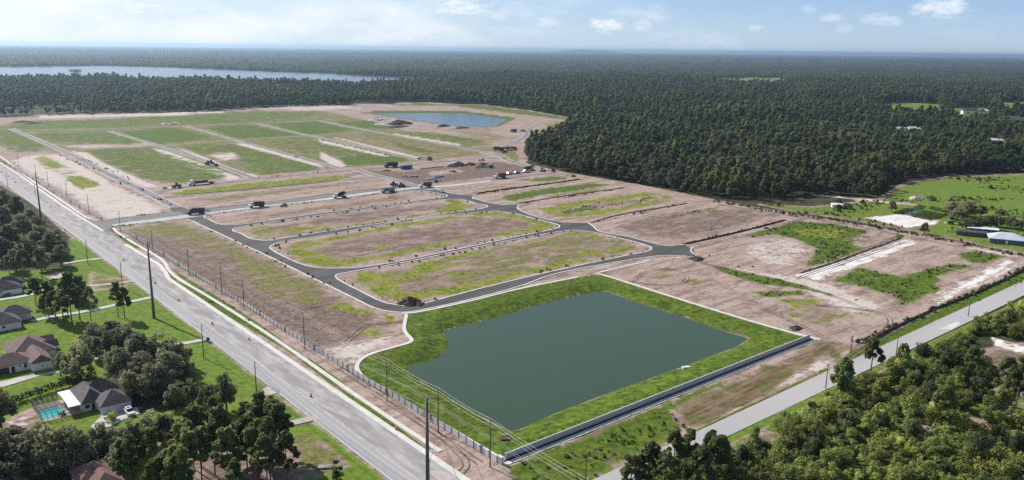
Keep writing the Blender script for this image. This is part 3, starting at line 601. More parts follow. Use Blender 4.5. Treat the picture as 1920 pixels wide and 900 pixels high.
# drives and yards
path(((120,494),(150,489),(192,484)), 3.0, m='drive', name='driveway'); path(((160,537),(205,533),(250,527)), 3.0, m='seam', name='driveway')
path(((58,602),(100,593),(160,584),(220,571),(285,557)), 3.3, m='drive', name='driveway')
path(((110,690),(170,672),(250,660),(332,646),(392,635)), 3.0, m='drive', name='driveway')
path(((0,562),(40,556),(62,551),(78,545),(70,537),(55,536)), 3.2, m='drive', name='driveway')
sheet('driveway', [poly((-30,720),(0,716),(38,707),(80,700),(108,694),(112,698),(72,705),(48,713),(0,727),(-30,730))], .05, M['drive'])
sheet('driveway', [poly((487,734),(505,722),(525,736),(490,745))], .05, M['seam']); path(((480,812),(530,797),(596,782)), 3.4, m='seam', name='driveway')
sheet('driveway', [poly((192,778),(225,770),(258,763),(262,775),(232,787),(205,800),(180,805),(170,800))], .05, M['drive'])
sheet('gravel_track', [poly((1762,617),(1795,603),(1800,607),(1785,618))], .05, M['concrete'])
sheet('concrete_pad', [poly((1278,686.5),(1291,685.2),(1296,688),(1281,689.2), z=-1.0)], -1.0, M['concrete'], thick=.9)
# water sheets
def water(name, Q, z, m, grow):
    P = offset(list(Q), grow, True); P2 = offset(list(Q), -grow, True)
    area = lambda L: abs(sum(L[i][0]*L[(i+1) % len(L)][1]-L[(i+1) % len(L)][0]*L[i][1] for i in range(len(L))))
    P = P if area(P) > area(P2) else P2
    mb = MB(); V, E_, Fc, *_r = delaunay_2d_cdt([Vector(p) for p in P], [(i, (i+1) % len(P)) for i in range(len(P))], [], 1, 1e-4)
    mb.add([(p.x, p.y, z) for p in V], [tuple(f) for f in Fc]); o = mb.build(name, m)
    for p in o.data.polygons:
        if p.normal.z < 0: p.flip()
    return tag(o, kind='structure')
water('pond_water', WATER, -2.2, M['pond'], 4); water('pond_water', WATER2, -1.5, M['lake'], 4); water('lake_water', LAKE, -.6, M['lake'], 6)
# a far mound on the horizon
mb = MB(); hx, hy = np.array(g(1097, 103.2)); hs = math.hypot(hx, hy); sc = 26000/hs; hx *= sc; hy *= sc
for k in range(13):
    u = -1+k/6
    for z, w in ((-1, 1.0), (1, .55)): pass
pr = [(-1100,-1),(-800,60),(-520,98),(-160,112),(160,116),(420,111),(640,100),(860,80),(1100,50),(1400,-1)]
ang = math.atan2(hy, hx)-math.pi/2
mb.prism(pr, -120, 200); hill = mb.build('hill', mat('hill_cover', (.07,.085,.05), .95, (.13,.13,.09), .01)); hill.location = (hx, hy, 0); hill.rotation_euler = (0, 0, ang); tag(hill, kind='structure')
#==PART2==
# ------------------------------------------------------------------ plants
def leaf_mesh(name, centers, radii, n_per, size, mats, seed, trunk=None, zsq=.8, up=.35, aspect=1.0, shell=.55):
    rs_ = np.random.RandomState(seed); Cn = np.repeat(np.array(centers, float), n_per, 0); Rd = np.repeat(np.array(radii, float), n_per)
    n = len(Cn); u = rs_.normal(size=(n, 3)); u /= np.linalg.norm(u, axis=1)[:, None]
    r = Rd*(shell + (1-shell)*rs_.rand(n)); p = Cn + u*r[:, None]*np.array([1, 1, zsq])
    nm = u + .55*rs_.normal(size=(n, 3)) + np.array([0, 0, up]); nm /= np.linalg.norm(nm, axis=1)[:, None]
    t = np.cross(nm, rs_.normal(size=(n, 3))); t /= np.linalg.norm(t, axis=1)[:, None]; b = np.cross(nm, t)
    s = size*(.6+.8*rs_.rand(n))[:, None]*.5
    q = np.stack([p-t*s*aspect-b*s*.6, p+t*s*aspect*.35-b*s, p+t*s*aspect+b*s*.5, p-t*s*aspect*.3+b*s], 1).reshape(-1, 3)
    tv, tf = ([], []) if trunk is None else (trunk.v, trunk.f)
    V = np.concatenate([q, np.array(tv).reshape(-1, 3)]) if len(tv) else q
    me = bpy.data.meshes.new(name)
    F_ = [tuple(range(i*4, i*4+4)) for i in range(n)] + [tuple(i+4*n for i in f) for f in tf]
    me.from_pydata(V.tolist(), [], F_)
    for m in mats: me.materials.append(m)
    if len(tf): me.polygons.foreach_set('material_index', [0]*n+[1]*len(tf))
    tint = np.clip(.5 + .28*rs_.normal(size=n) + np.repeat(.22*np.random.RandomState(seed+1).normal(size=len(centers)), n_per), 0, 1)
    me.attributes.new('tint', 'FLOAT', 'POINT').data.foreach_set('value', np.concatenate([np.repeat(tint, 4), np.full(len(tv), .3)]).astype(np.float32))
    me.update(); return me
def dome(n, rx, z0, z1, seed, fill=.8, low=-.15):
    rs_ = np.random.RandomState(seed); out = []
    while len(out) < n:
        v = rs_.normal(size=3); v /= np.linalg.norm(v)
        if v[2] < low: continue
        k = fill*(.72+.4*rs_.rand()) if len(out) > n*.25 else fill*.6*rs_.rand()**.5
        out.append((v[0]*rx*k*(.9+.25*math.sin(3*math.atan2(v[1], v[0])+seed)), v[1]*rx*k, z0 + (z1-z0)*(.15+.8*max(v[2], -.2)*k/fill)))
    return out
def limbs(mb, h0, targets, r0, seed, n=6):
    for k in range(n):
        t = targets[(k*7+3) % len(targets)]; a = (0, 0, h0*(.75+.2*(k % 3))); m = (t[0]*.45, t[1]*.45, (a[2]+t[2])*.5+.3)
        mb.tube([a, m, t], [r0*.5, r0*.34, r0*.12], 5)
# broad oaks
def oak_parts(seed, h=11.0, r=6.5, nper=105, size=.62):
    cs = dome(46, r, h*.28, h*.98, seed); rd = [r*.25*(.75+.5*random.Random(seed*99+i).random()) for i in range(len(cs))]
    cr = leaf_mesh('oak_crown', cs, rd, nper, size, [LM['oak']], seed, up=.95)
    mb = MB(); mb.tube([(0, 0, -.4), (.1, .05, h*.18), (.2, -.1, h*.34)], [r*.085, r*.065, r*.055], 8); limbs(mb, h*.3, cs, r*.075, seed, 8)
    return cr, mb.mesh('oak_trunk', M['bark'], True)
def pine_parts(seed, h=18.0, r=3.2, nper=95, size=.62, base=.5):
    rs_ = np.random.RandomState(seed); cs, rd = [], []
    mb = MB(); lean = rs_.normal(size=2)*.35
    mb.tube([(0, 0, -.4), (lean[0]*.4, lean[1]*.4, h*.5), (lean[0], lean[1], h*.93)], [.24, .17, .06], 7)
    for k in range(26):
        f = base + (1-base)*(k+.5)/26; a = rs_.rand()*6.283; w = r*(1.15-((f-base)/(1-base))**1.4*.85)*(.45+.6*rs_.rand())
        z = h*f+.3; x, y = lean[0]*f+w*math.cos(a), lean[1]*f+w*math.sin(a); cs.append((x, y, z)); rd.append(.62+.5*rs_.rand())
        if k % 2 == 0: mb.tube([(lean[0]*f, lean[1]*f, z-.5), (x, y, z)], [.07, .03], 4)
    cs.append((lean[0], lean[1], h*.97)); rd.append(.8)
    return leaf_mesh('pine_crown', cs, rd, nper, size, [LM['pine']], seed, aspect=1.9, up=.9, shell=.25), mb.mesh('pine_trunk', M['barkp'], True)
def wood_tree(seed, h, r, nper, size, kind='wood', base=.32, ncl=16):
    cs = dome(ncl, r, h*base, h*.97, seed, .78, -.3); rd = [r*(.34+.16*random.Random(seed*7+i).random()) for i in range(ncl)]
    mb = MB(); mb.tube([(0, 0, -.3), (0, 0, h*.45), (.2, .1, h*.75)], [.2, .15, .06], 5)
    return leaf_mesh('forest_tree', cs, rd, nper, size, [LM[kind], M['bark']], seed, mb, zsq=.95, up=.8)
def wood_pine(seed, h, nper, size):
    rs_ = np.random.RandomState(seed); cs, rd = [], []
    for k in range(13):
        f = .48+.5*(k+.5)/13; a = rs_.rand()*6.283; w = 2.6*(1.12-((f-.48)/.52)**1.3*.9)*(.35+.6*rs_.rand()); cs.append((w*math.cos(a), w*math.sin(a), h*f)); rd.append(.95+.5*rs_.rand())
    mb = MB(); mb.tube([(0, 0, -.3), (0, 0, h*.5), (0, 0, h*.95)], [.2, .15, .05], 5)
    return leaf_mesh('forest_tree', cs, rd, nper, size, [LM['pine'], M['barkp']], seed, mb, aspect=1.5, up=.8)
def shrub_mesh(seed, h, r, nper, size, kind='scrub', ncl=10):
    cs = dome(ncl, r, h*.05, h*.95, seed, .75, -.1); rd = [r*(.34+.2*random.Random(seed*3+i).random()) for i in range(ncl)]
    return leaf_mesh('shrub', cs, rd, nper, size, [LM[kind]], seed, up=.9)
OAKS = [oak_parts(s) for s in (3, 8, 15)]; PINES = [pine_parts(s) for s in (4, 9, 21)]
LOWP = [pine_parts(s, 12.0, 2.9, 95, .6, .42) for s in (31, 37)]
WOODS = [wood_tree(51, 13, 4.2, 30, 1.15), wood_tree(52, 15, 4.8, 30, 1.15), wood_tree(53, 11, 3.8, 30, 1.1, ncl=14), wood_pine(54, 17, 26, 1.0), wood_pine(55, 15, 26, 1.0)]
SHRUBS = [shrub_mesh(61, 3.6, 2.6, 60, .42), shrub_mesh(62, 5.0, 3.2, 60, .45), shrub_mesh(63, 2.6, 2.4, 60, .40), shrub_mesh(64, 6.0, 2.8, 70, .48)]
def plant_tree(x, y, name, parts, sc, rz, label, cat, group, scz=None):
    e = empty(name, x, y, 0, rz, label, cat, group); e.scale = (sc, sc, scz or sc)
    for nm, me_ in zip(('crown', 'trunk'), parts): link(bpy.data.objects.new(nm, me_), e)
    return e
def tree_at(px, py, kind, h, r=None, label=None, group=None):
    x, y = g(px, py)
    if kind == 'oak':
        p = R_.choice(OAKS); sc = (r or 6.0)/6.5
        return plant_tree(x, y, 'oak_tree', p, sc, R_.random()*6.28, label, 'tree', group, h/11.0)
    p = R_.choice(PINES if h > 14 else LOWP); h0 = 18.0 if h > 14 else 12.0
    return plant_tree(x, y, 'pine_tree', p, h/h0, R_.random()*6.28, label, 'tree', group, h/h0)
G_O = 'live oaks in the gardens west of the highway'; T_O = 'broad grey-green live oak in the wooded gardens west of the highway'
for px, py, h, r in ((5,395,14,7),(32,405,13,6.5),(58,420,9,4.5),(8,430,14,7),(45,448,14,7),(20,465,13,7),(75,462,12,6),(98,480,13,6.5),(115,500,11,5.5),(55,490,13,6.5),(5,492,13,7),(85,505,11,5),(105,455,8,4),(30,508,11,5),(70,437,10,5),(118,478,8,4),(-30,420,14,7),(-30,470,14,7)):
    tree_at(px, py, 'oak', h*1.0, r, 'dark oak in the dense stand along the upper west side of the highway', 'oaks in the stand beside the upper highway')
for px, py, h, r in ((200,672,12,6.5),(235,668,12,7),(262,688,12,6.5),(300,690,12,7),(334,690,11,5.5),(225,712,11,6),(262,728,12,7),(292,742,11,6.5),(315,720,12,6.5),(245,748,9,4.5),(180,655,10,4.5),(345,715,8,4)):
    tree_at(px, py, 'oak', h, r, T_O.replace('wooded gardens', 'thick clump behind the pool house,'), G_O)
tree_at(147, 711, 'oak', 13, 6.2, 'tall forked oak on the lawn between the white house and the hedge', G_O)
tree_at(114, 704, 'oak', 8, 3.2, 'small weeping tree at the corner of the brown-roofed white house', G_O)
tree_at(147, 566, 'oak', 12, 5.5, 'olive tree between the two grey-roofed houses and the highway', G_O)
tree_at(210, 625, 'oak', 5, 4.4, 'low round tree north of the oak clump on the lawn', G_O)
for px, py, h, r in ((12,905,13,7),(62,893,12,6.8),(108,886,13,7),(150,880,12,6.2),(188,862,10,4.8),(85,868,11,5.5),(132,862,10,5),(-20,940,13,7),(25,868,10,5)):
    tree_at(px, py, 'oak', h, r, 'spreading oak in the grove at the south-west corner above brown roofs', 'oaks of the south-west grove')
for px, py, h, r in ((222,858,9,4.6),(252,842,9,4.6),(285,830,9,4.8),(318,832,9,4.2),(232,880,8,4.2),(355,822,8,4)):
    tree_at(px, py, 'oak', h, r, 'pale olive oak in the row between the pool house and pine grove', 'oaks in front of the pool house')
tree_at(2, 800, 'oak', 12, 4.6, 'dark oak west of the screened swimming pool, cut by the frame', G_O)
for px, py, h, r in ((328,762,7,3.4),(362,756,8,3.4),(392,768,8,3.6)):
    tree_at(px, py, 'oak', h, r, 'round bushy tree at the back of the dark oak clump', 'round trees behind the oak clump')
tree_at(425, 772, 'oak', 12, 4.6, 'bright pyramidal tree at the northern tip of the pine grove', None)
GP_ = 'pines between the driveways'; 
for px, py, h in ((68,573,12),(85,594,9),(91,594,15),(98,589,12),(136,612,22),(172,611,16),(47,518,13),(79,520,14),(18,515,9),(28,518,9),(120,606,13),(150,600,14),(128,596,17),(105,600,12)):
    tree_at(px, py, 'pine', h*1.0, None, 'slender pine with bare trunk on the lawn between white driveways', GP_)
tree_at(222, 595, 'pine', 15, None, 'leaning pine on the lawn beside the tallest steel pole', None); tree_at(234, 597, 'pine', 13, None, 'thin pine with two tiers just west of the tall steel pole', None)
gp = poly((400,848),(520,842),(556,878),(545,960),(300,985),(225,950),(240,910),(330,880))
cnt = 0
while cnt < 44:
    p = NR.uniform(gp.min(0), gp.max(0))
    if sdf(p[None], gp)[0] < 0:
        cnt += 1; pr_ = R_.choice(PINES)
        plant_tree(p[0], p[1], 'pine_tree', pr_, R_.uniform(.8, 1.02), R_.random()*6.28, 'tall pine in the dense grove beside the highway at the bottom edge', 'tree', 'pines of the roadside grove')
x, y = g(632, 900); e = plant_tree(x, y, 'cedar_tree', (shrub_mesh(81, 7.0, 2.0, 90, .4, 'hedge', 12), OAKS[0][1]), .9, 0, 'dark conical cedar on the verge south of the pine grove', 'tree', None); e.children[1].scale = (.3, .3, .5)
# pasture trees on the right
for px, py, h, r in ((1785,402,9,7),(1812,408,11,8.5),(1795,412,8,6),(1838,405,8,5)):
    tree_at(px, py, 'oak', h, r, 'big round oak in the group in the pasture behind the plant beds', 'oaks in the pasture')
for px, py, h, r in ((1812,432,8,6),(1830,430,7,5),(1855,430,9,5.5),(1870,425,8,5),(1895,428,8,5.5),(1915,430,8,5.5),(1935,425,8,5),(1876,408,6,4)):
    tree_at(px, py, 'oak', h, r, 'dark oak in the row behind the metal-roofed farmhouse', 'oaks behind the farmhouse')
tree_at(1672, 397, 'oak', 8, 3.4, 'lone crooked tree at the corner of the plant beds', None)
tree_at(1733, 438, 'oak', 7, 3.2, 'dense upright bush on the boundary of the red dirt track', None)
tree_at(1745, 375, 'oak', 3.5, 4.5, 'low dark bush alone in the open pasture', None); tree_at(1588, 391, 'oak', 4, 4, 'shrub growing against the little shed', None)
# wood on the right foreground
RW = poly((1170,925),(1250,873),(1350,836),(1450,790),(1560,738),(1700,674),(1830,612),(1940,560),(2000,640),(2100,800),(2000,1000),(1100,1000))
CLR = [poly((1800,668),(1860,690),(1885,760),(1960,800),(1960,640),(1850,625)), poly((1850,628),(1930,650),(1930,690),(1870,670))]
def in_rw(p): return sdf(p[None], RW)[0] < -2 and all(sdf(p[None], q)[0] > 0 for q in CLR)
BL = [wood_tree(71, 8, 3.6, 95, .5, 'scrub', .2, 22), wood_tree(72, 9.5, 3.4, 95, .5, 'wood', .25, 22), wood_tree(73, 7, 3.8, 95, .5, 'scrub', .15, 22)]
for px, py, h in ((1632,700,13),(1570,742,11),(1582,745,13),(1290,905,15),(1215,930,14),(1260,915,16),(1330,890,12),(1180,945,13),(1245,950,15),(1310,935,14),(1345,905,13),(1765,800,13),(1820,705,11),(1690,690,9),(1895,760,13),(1910,745,14),(1885,735,12),(1925,770,13)):
    tree_at(px, py, 'pine', h, None, 'dark scrub pine rising above the thicket beside the country road', 'pines over the roadside thicket')
cnt = 0
while cnt < 90:
    p = NR.uniform(RW.min(0), RW.max(0))
    if in_rw(p):
        cnt += 1; o = link(bpy.data.objects.new('thicket_tree', R_.choice(BL))); s = R_.uniform(.6, 1.0); o.location = (p[0], p[1], 0); o.rotation_euler = (0, 0, R_.random()*6.28); o.scale = (s, s, s*R_.uniform(.8, 1.1))
        tag(o, 'small leafy tree in the green thicket south of the country road', 'tree', 'trees of the roadside thicket')
cnt = 0
while cnt < 300:
    p = NR.uniform(RW.min(0), RW.max(0))
    if in_rw(p) and P_px(p)[0] < 1960 and P_px(p)[1] < 960:
        cnt += 1; o = link(bpy.data.objects.new('scrub_bush', R_.choice(SHRUBS))); s = R_.uniform(.7, 1.25); o.location = (p[0], p[1], 0); o.rotation_euler = (0, 0, R_.random()*6.28); o.scale = (s, s, s)
        tag(o, 'yellow-green bush in the thicket south of the country road', 'bush', 'bushes of the roadside thicket')
# ---- scatter with geometry nodes for what nobody could count
def scatter(name, pts, scl, protos, kind='stuff', zs=None, seed=0, pickw=None):
    rs_ = np.random.RandomState(seed); n = len(pts); me = bpy.data.meshes.new(name); me.vertices.add(n)
    z = np.zeros(n) if zs is None else zs
    me.vertices.foreach_set('co', np.column_stack([pts, z]).astype(np.float32).ravel())
    for k, v, t in (('sc', scl, 'FLOAT'), ('rz', rs_.rand(n)*6.283, 'FLOAT'), ('pick', rs_.choice(len(protos), n, p=pickw), 'INT')):
        me.attributes.new(k, t, 'POINT').data.foreach_set('value', np.asarray(v).astype(np.int32 if t == 'INT' else np.float32))
    o = link(bpy.data.objects.new(name, me)); tag(o, kind=kind)
    ng = bpy.data.node_groups.new(name+'_nodes', 'GeometryNodeTree')
    ng.interface.new_socket('Geometry', in_out='INPUT', socket_type='NodeSocketGeometry'); ng.interface.new_socket('Geometry', in_out='OUTPUT', socket_type='NodeSocketGeometry')
    gi, go = ng.nodes.new('NodeGroupInput'), ng.nodes.new('NodeGroupOutput'); iop = ng.nodes.new('GeometryNodeInstanceOnPoints'); jn = ng.nodes.new('GeometryNodeJoinGeometry')
    for po in reversed(protos):
        oi = ng.nodes.new('GeometryNodeObjectInfo'); oi.inputs['Object'].default_value = po; oi.inputs['As Instance'].default_value = True; oi.transform_space = 'ORIGINAL'
        ng.links.new(oi.outputs['Geometry'], jn.inputs[0])
    def na_(nm, t):
        a = ng.nodes.new('GeometryNodeInputNamedAttribute'); a.data_type = t; a.inputs[0].default_value = nm; return a.outputs[0]
    cx = ng.nodes.new('ShaderNodeCombineXYZ'); ng.links.new(na_('rz', 'FLOAT'), cx.inputs[2])
    iop.inputs['Pick Instance'].default_value = True
    ng.links.new(gi.outputs[0], iop.inputs['Points']); ng.links.new(jn.outputs[0], iop.inputs['Instance']); ng.links.new(na_('pick', 'INT'), iop.inputs['Instance Index'])
    ng.links.new(cx.outputs[0], iop.inputs['Rotation']); ng.links.new(na_('sc', 'FLOAT'), iop.inputs['Scale']); ng.links.new(iop.outputs[0], go.inputs[0])
    md = o.modifiers.new('scatter', 'NODES'); md.node_group = ng; return o
# forest: land beyond the graded site
NEAR = poly((-700,224),(-250,219),(0,219),(130,214),(300,211),(420,207),(480,202),(640,197),(780,191),(900,195),(1000,208),(1080,222),(1068,238),(1040,256),(1000,270),(983,292),(990,303),(1060,321),(1200,345),(1280,360),(1340,371),(1440,376),(1513,364),(1560,367),(1650,369),(1662,345),(1700,337),(1780,327),(1920,322),(2300,325), z=0)
def wedge(r0, r1, step, seed, half=34):
    rs_ = np.random.RandomState(seed); out = []
    A0 = math.radians(half); n = int(A0*(r1*r1-r0*r0)/(step*step))
    a = (rs_.rand(n)*2-1)*A0; r = np.sqrt(r0*r0+rs_.rand(n)*(r1*r1-r0*r0)); return np.stack([r*np.sin(a), r*np.cos(a)], 1)
FQ = np.concatenate([NEAR, [[60000, 12000], [60000, 120000], [-90000, 120000], [-60000, NEAR[0][1]*3]]])
CLEAR = [poly((1340,146),(1480,146),(1478,160),(1340,160)), poly((1640,196),(1700,192),(1760,196),(1770,220),(1660,216)), poly((1870,192),(1970,192),(1970,216),(1880,216)), poly((1780,204),(1850,203),(1862,230),(1785,230)), poly((1845,262),(1905,264),(1895,292),(1848,290)), poly((1670,244),(1725,242),(1728,262),(1672,262)), poly((1888,222),(1960,222),(1960,246),(1890,246)), poly((1760,270),(1800,270),(1795,286),(1765,284))]
def forest_ok(P, lakem):
    k = (sdf(P, FQ) < 0) & (sdf(P, LAKE) > lakem)
    for q in CLEAR: k &= sdf(P, q) > 0
    return P[k]
def jitter_grid(P, step):                               # thin points that stand too close
    key = np.floor(P/step).astype(np.int64); _, ix = np.unique(key[:, 0]*1000003+key[:, 1], return_index=True); return P[ix]
near_pts = jitter_grid(forest_ok(wedge(430, 1250, 3.8, 1), 6), 5.9)
d0 = np.hypot(near_pts[:, 0], near_pts[:, 1]); edge = -sdf(near_pts, FQ)
# the 300 that show largest: along the wood's edge and nearest
rank = np.argsort(d0 + np.where(edge < 9, -220, 0) + np.where(np.abs(np.arctan2(near_pts[:, 0], near_pts[:, 1])) > math.radians(33), 5000, 0))
own = rank[:300]; rest = np.setdiff1d(np.arange(len(near_pts)), own)
def nz(P, f): return np.sin(P[:, 0]*f+2*np.sin(P[:, 1]*f*.7))*np.sin(P[:, 1]*f*1.1+1.5*np.sin(P[:, 0]*f*.6+2))
PROT = []
for i in own:
    p = near_pts[i]; o = link(bpy.data.objects.new('forest_tree', WOODS[len(PROT)] if len(PROT) < 5 else R_.choice(WOODS))); PROT.append(o)
    s = R_.uniform(.6, 1.25)*(.85 if edge[i] < 6 else 1); o.location = (p[0], p[1], 0); o.rotation_euler = (0, 0, R_.random()*6.28); o.scale = (s, s, s*R_.uniform(.85, 1.1))
    tag(o, 'dark green tree on the near edge of the forest beyond the dirt lots', 'tree', 'trees along the near edge of the forest')
PROT = PROT[:5]
P1 = near_pts[rest]; P1 = P1[nz(P1, .017) > -.9]; scatter('forest', P1, .92+.22*nz(P1, .021)+NR.uniform(-.38, .42, len(P1)), PROT, seed=5, pickw=[.27,.24,.27,.11,.11])
P2 = jitter_grid(forest_ok(wedge(1250, 3600, 8.2, 2), 14), 9.2)
P2 = P2[(nz(P2, .009) > -.93) & (nz(P2[:, ::-1], .0043) > -.90)]; scatter('forest', P2, 1.2+.3*nz(P2, .008)+NR.uniform(-.45, .4, len(P2)), PROT, seed=6, pickw=[.30,.28,.20,.11,.11])
def clump(seed, w, n, r):
    rs_ = np.random.RandomState(seed); cs = [(rs_.uniform(-w, w), rs_.uniform(-w, w), rs_.uniform(4, 11)) for _ in range(n)]
    return leaf_mesh('forest_clump', cs, [r*rs_.uniform(.7, 1.3) for _ in cs], 16, 3.2, [LM['far']], seed, zsq=1.1, up=.6)
cp = []
for s in (91, 92, 93):
    o = link(bpy.data.objects.new('forest_clump', clump(s, 24, 26, 4.2))); tag(o, kind='stuff'); q = (wedge(3700, 3800, 90, s)[3]); o.location = (q[0], q[1], 0); cp.append(o)
P3 = jitter_grid(forest_ok(wedge(3600, 11000, 36, 3), 30), 34); P3 = P3[nz(P3, .0022) > -.86]
scatter('forest', P3, 1.0+.3*nz(P3, .002)+NR.uniform(-.2, .2, len(P3)), cp, seed=7)
P4 = jitter_grid(wedge(11000, 30000, 150, 4), 130); scatter('forest', P4, 2.0+NR.uniform(-.5, .6, len(P4)), cp, seed=8)
# ground cover on the site
def weed_mesh(seed, r, h, n):
    return leaf_mesh('weed_tuft', dome(4, r, 0, h, seed, .7, 0), [r*.5]*4, n, r*.55, [LM['weed']], seed, up=.6)
wp = []
for s, r, h in ((101, .55, .55), (102, .8, .8), (103, .45, .4)):
    o = link(bpy.data.objects.new('weeds', weed_mesh(s, r, h, 9))); tag(o, kind='stuff'); q = g(1500+s, 480); o.location = (q[0], q[1], 0); wp.append(o)
pts = []
for layk, st, Q in PAINTED:
    if layk not in ('grass',) or st < .6: continue
    c = Q.mean(0); dist = math.hypot(*c)
    if dist > 620 or dist < 10: continue
    lo, hi = Q.min(0), Q.max(0); n = int(min(9000, (hi-lo).prod()*.16)); p = NR.uniform(lo, hi, (n, 2)); k = sdf(p, Q) < -.6
    p = p[k]; p = p[nz(p, .21)+.5*nz(p, .6) > (-.1 if st < .95 else .55)]
    if len(p): p = p[(sdf(p, WATER) > 24)]
    pts.append(p)
pts = np.concatenate(pts); scatter('weeds', pts, NR.uniform(.5, 1.15, len(pts)), wp, seed=9)
# clods and weeds left along the kerbs, on the raw soil of the blocks
cl = []; cmesh = []
for s in (111, 112):
    rs_ = np.random.RandomState(s); mb = MB()
    for k in range(3):
        a = rs_.rand()*6.28; mb.box(-.35+.3*math.cos(a), .25+.3*math.cos(a), -.3+.3*math.sin(a), .3+.3*math.sin(a), -.1, .25+.3*rs_.rand(), 0, .15, .15)
    o = mb.build('soil_clods', M['dirt']); tag(o, kind='stuff'); q = g(1300+s, 500); o.location = (q[0], q[1], 0); cmesh.append(o)
dk = link(bpy.data.objects.new('weeds', leaf_mesh('weed_tuft', dome(4, .7, 0, .8, 5, .7, 0), [.4]*4, 10, .4, [LM['hedge']], 5, up=.5))); tag(dk, kind='stuff'); q = g(1330, 480); dk.location = (q[0], q[1], 0)
kp = []
for L in (L1, L2, L3, L4):
    L = np.array(L); 
    for i in range(len(L)):
        a, b = L[i], L[(i+1) % len(L)]; n_ = int(np.linalg.norm(b-a)*.28)
        for _ in range(n_):
            t = NR.rand(); p = a+(b-a)*t; q = L.mean(0)-p; q /= np.linalg.norm(q); kp.append(p+q*NR.uniform(1.2, 4.5)+NR.normal(size=2)*.5)
for seg in (((382,425),(560,508),(627,540)),((1287,482),(1310,492),(1400,506)),((885,365),(1090,337)),((975,383),(1172,352)),((1110,418),(1282,382)),((1283,458),(1475,412)),((1500,507),(1690,440)),((110,290),(260,352),(330,390)),((127,286),(260,340)),((475,334),(640,320)),((600,262),(735,293))):
    S = poly(*seg)
    for a, b in zip(S[:-1], S[1:]):
        for _ in range(int(np.linalg.norm(b-a)*.3)): kp.append(a+(b-a)*NR.rand()+NR.normal(size=2)*1.4)
kp = np.array(kp); kp = kp[nz(kp, .06)+.6*nz(kp, .25) > -.15]; scatter('soil_clods', kp, NR.uniform(.5, 1.5, len(kp))**1.2, cmesh+[dk, dk], seed=10)
# weeds on the ditch bank beside the country road, and along the forest boundary track
ep = []
for seg, w, dn in ((((1600,645),(1667,619),(1720,594),(1767,573),(1797,561),(1850,540),(1925,503)), .9, .8), (((1340,377),(1480,402),(1560,412),(1640,426),(1720,441),(1800,455),(1925,482)), 2.2, 1.0), (((1480,398),(1560,402),(1620,414),(1700,430)), 3, .5)):
    S = poly(*seg)
    for a, b in zip(S[:-1], S[1:]):
        for _ in range(int(np.linalg.norm(b-a)*dn)): ep.append(a+(b-a)*NR.rand()+NR.normal(size=2)*w)
ep = np.array(ep); hd = link(bpy.data.objects.new('weeds', shrub_mesh(121, 1.7, 1.5, 26, .5, 'hedge', 7))); tag(hd, kind='stuff'); q = g(1700, 602); hd.location = (q[0], q[1], 0)
scatter('weeds', ep, NR.uniform(.25, .8, len(ep)), [hd], seed=12)
# undergrowth filling the thicket
up_ = NR.uniform(RW.min(0), RW.max(0), (5200, 2)); up_ = up_[(sdf(up_, RW) < -1)]; up_ = up_[nz(up_, .06)+.4*nz(up_, .19) > -.45]; 
for q in CLR: up_ = up_[sdf(up_, q) > 0]
ug = [link(bpy.data.objects.new('undergrowth', shrub_mesh(s, h, r, 42, .45, k, 9))) for s, h, r, k in ((131, 2.4, 2.2, 'scrub'), (132, 3.2, 2.0, 'hedge'), (133, 2.0, 1.9, 'scrub'))]
for o, q in zip(ug, up_): tag(o, kind='stuff'); o.location = (q[0], q[1], 0)
scatter('undergrowth', up_[3:], NR.uniform(.7, 1.25, len(up_)-3), ug, seed=13)
# pasture tussocks
pq = poly((1420,382),(1650,376),(1780,333),(1930,328),(1930,470),(1700,428)); pp_ = NR.uniform(pq.min(0), pq.max(0), (6000, 2)); pp_ = pp_[(sdf(pp_, pq) < 0)]; pp_ = pp_[nz(pp_, .05)+.4*nz(pp_, .2) > .25]
scatter('weeds', pp_, NR.uniform(.6, 1.6, len(pp_)), wp+[hd], seed=14, pickw=[.4,.35,.2,.05])

# ------------------------------------------------------------------ haze
mb = MB(); mb.box(-85000, 85000, -85000, 85000, -6, 150); hz = mb.build('haze', [])
hm = bpy.data.materials.new('haze_air'); hm.use_nodes = True; nt = hm.node_tree; nt.nodes.clear()
pv = N(nt, 'ShaderNodeVolumePrincipled'); pv.inputs['Density'].default_value = 5.6e-5; pv.inputs['Color'].default_value = (.56, .76, 1.0, 1); pv.inputs['Anisotropy'].default_value = .58
LK(nt, pv.outputs[0], N(nt, 'ShaderNodeOutputMaterial').inputs['Volume']); hz.data.materials.append(hm); tag(hz, kind='stuff')
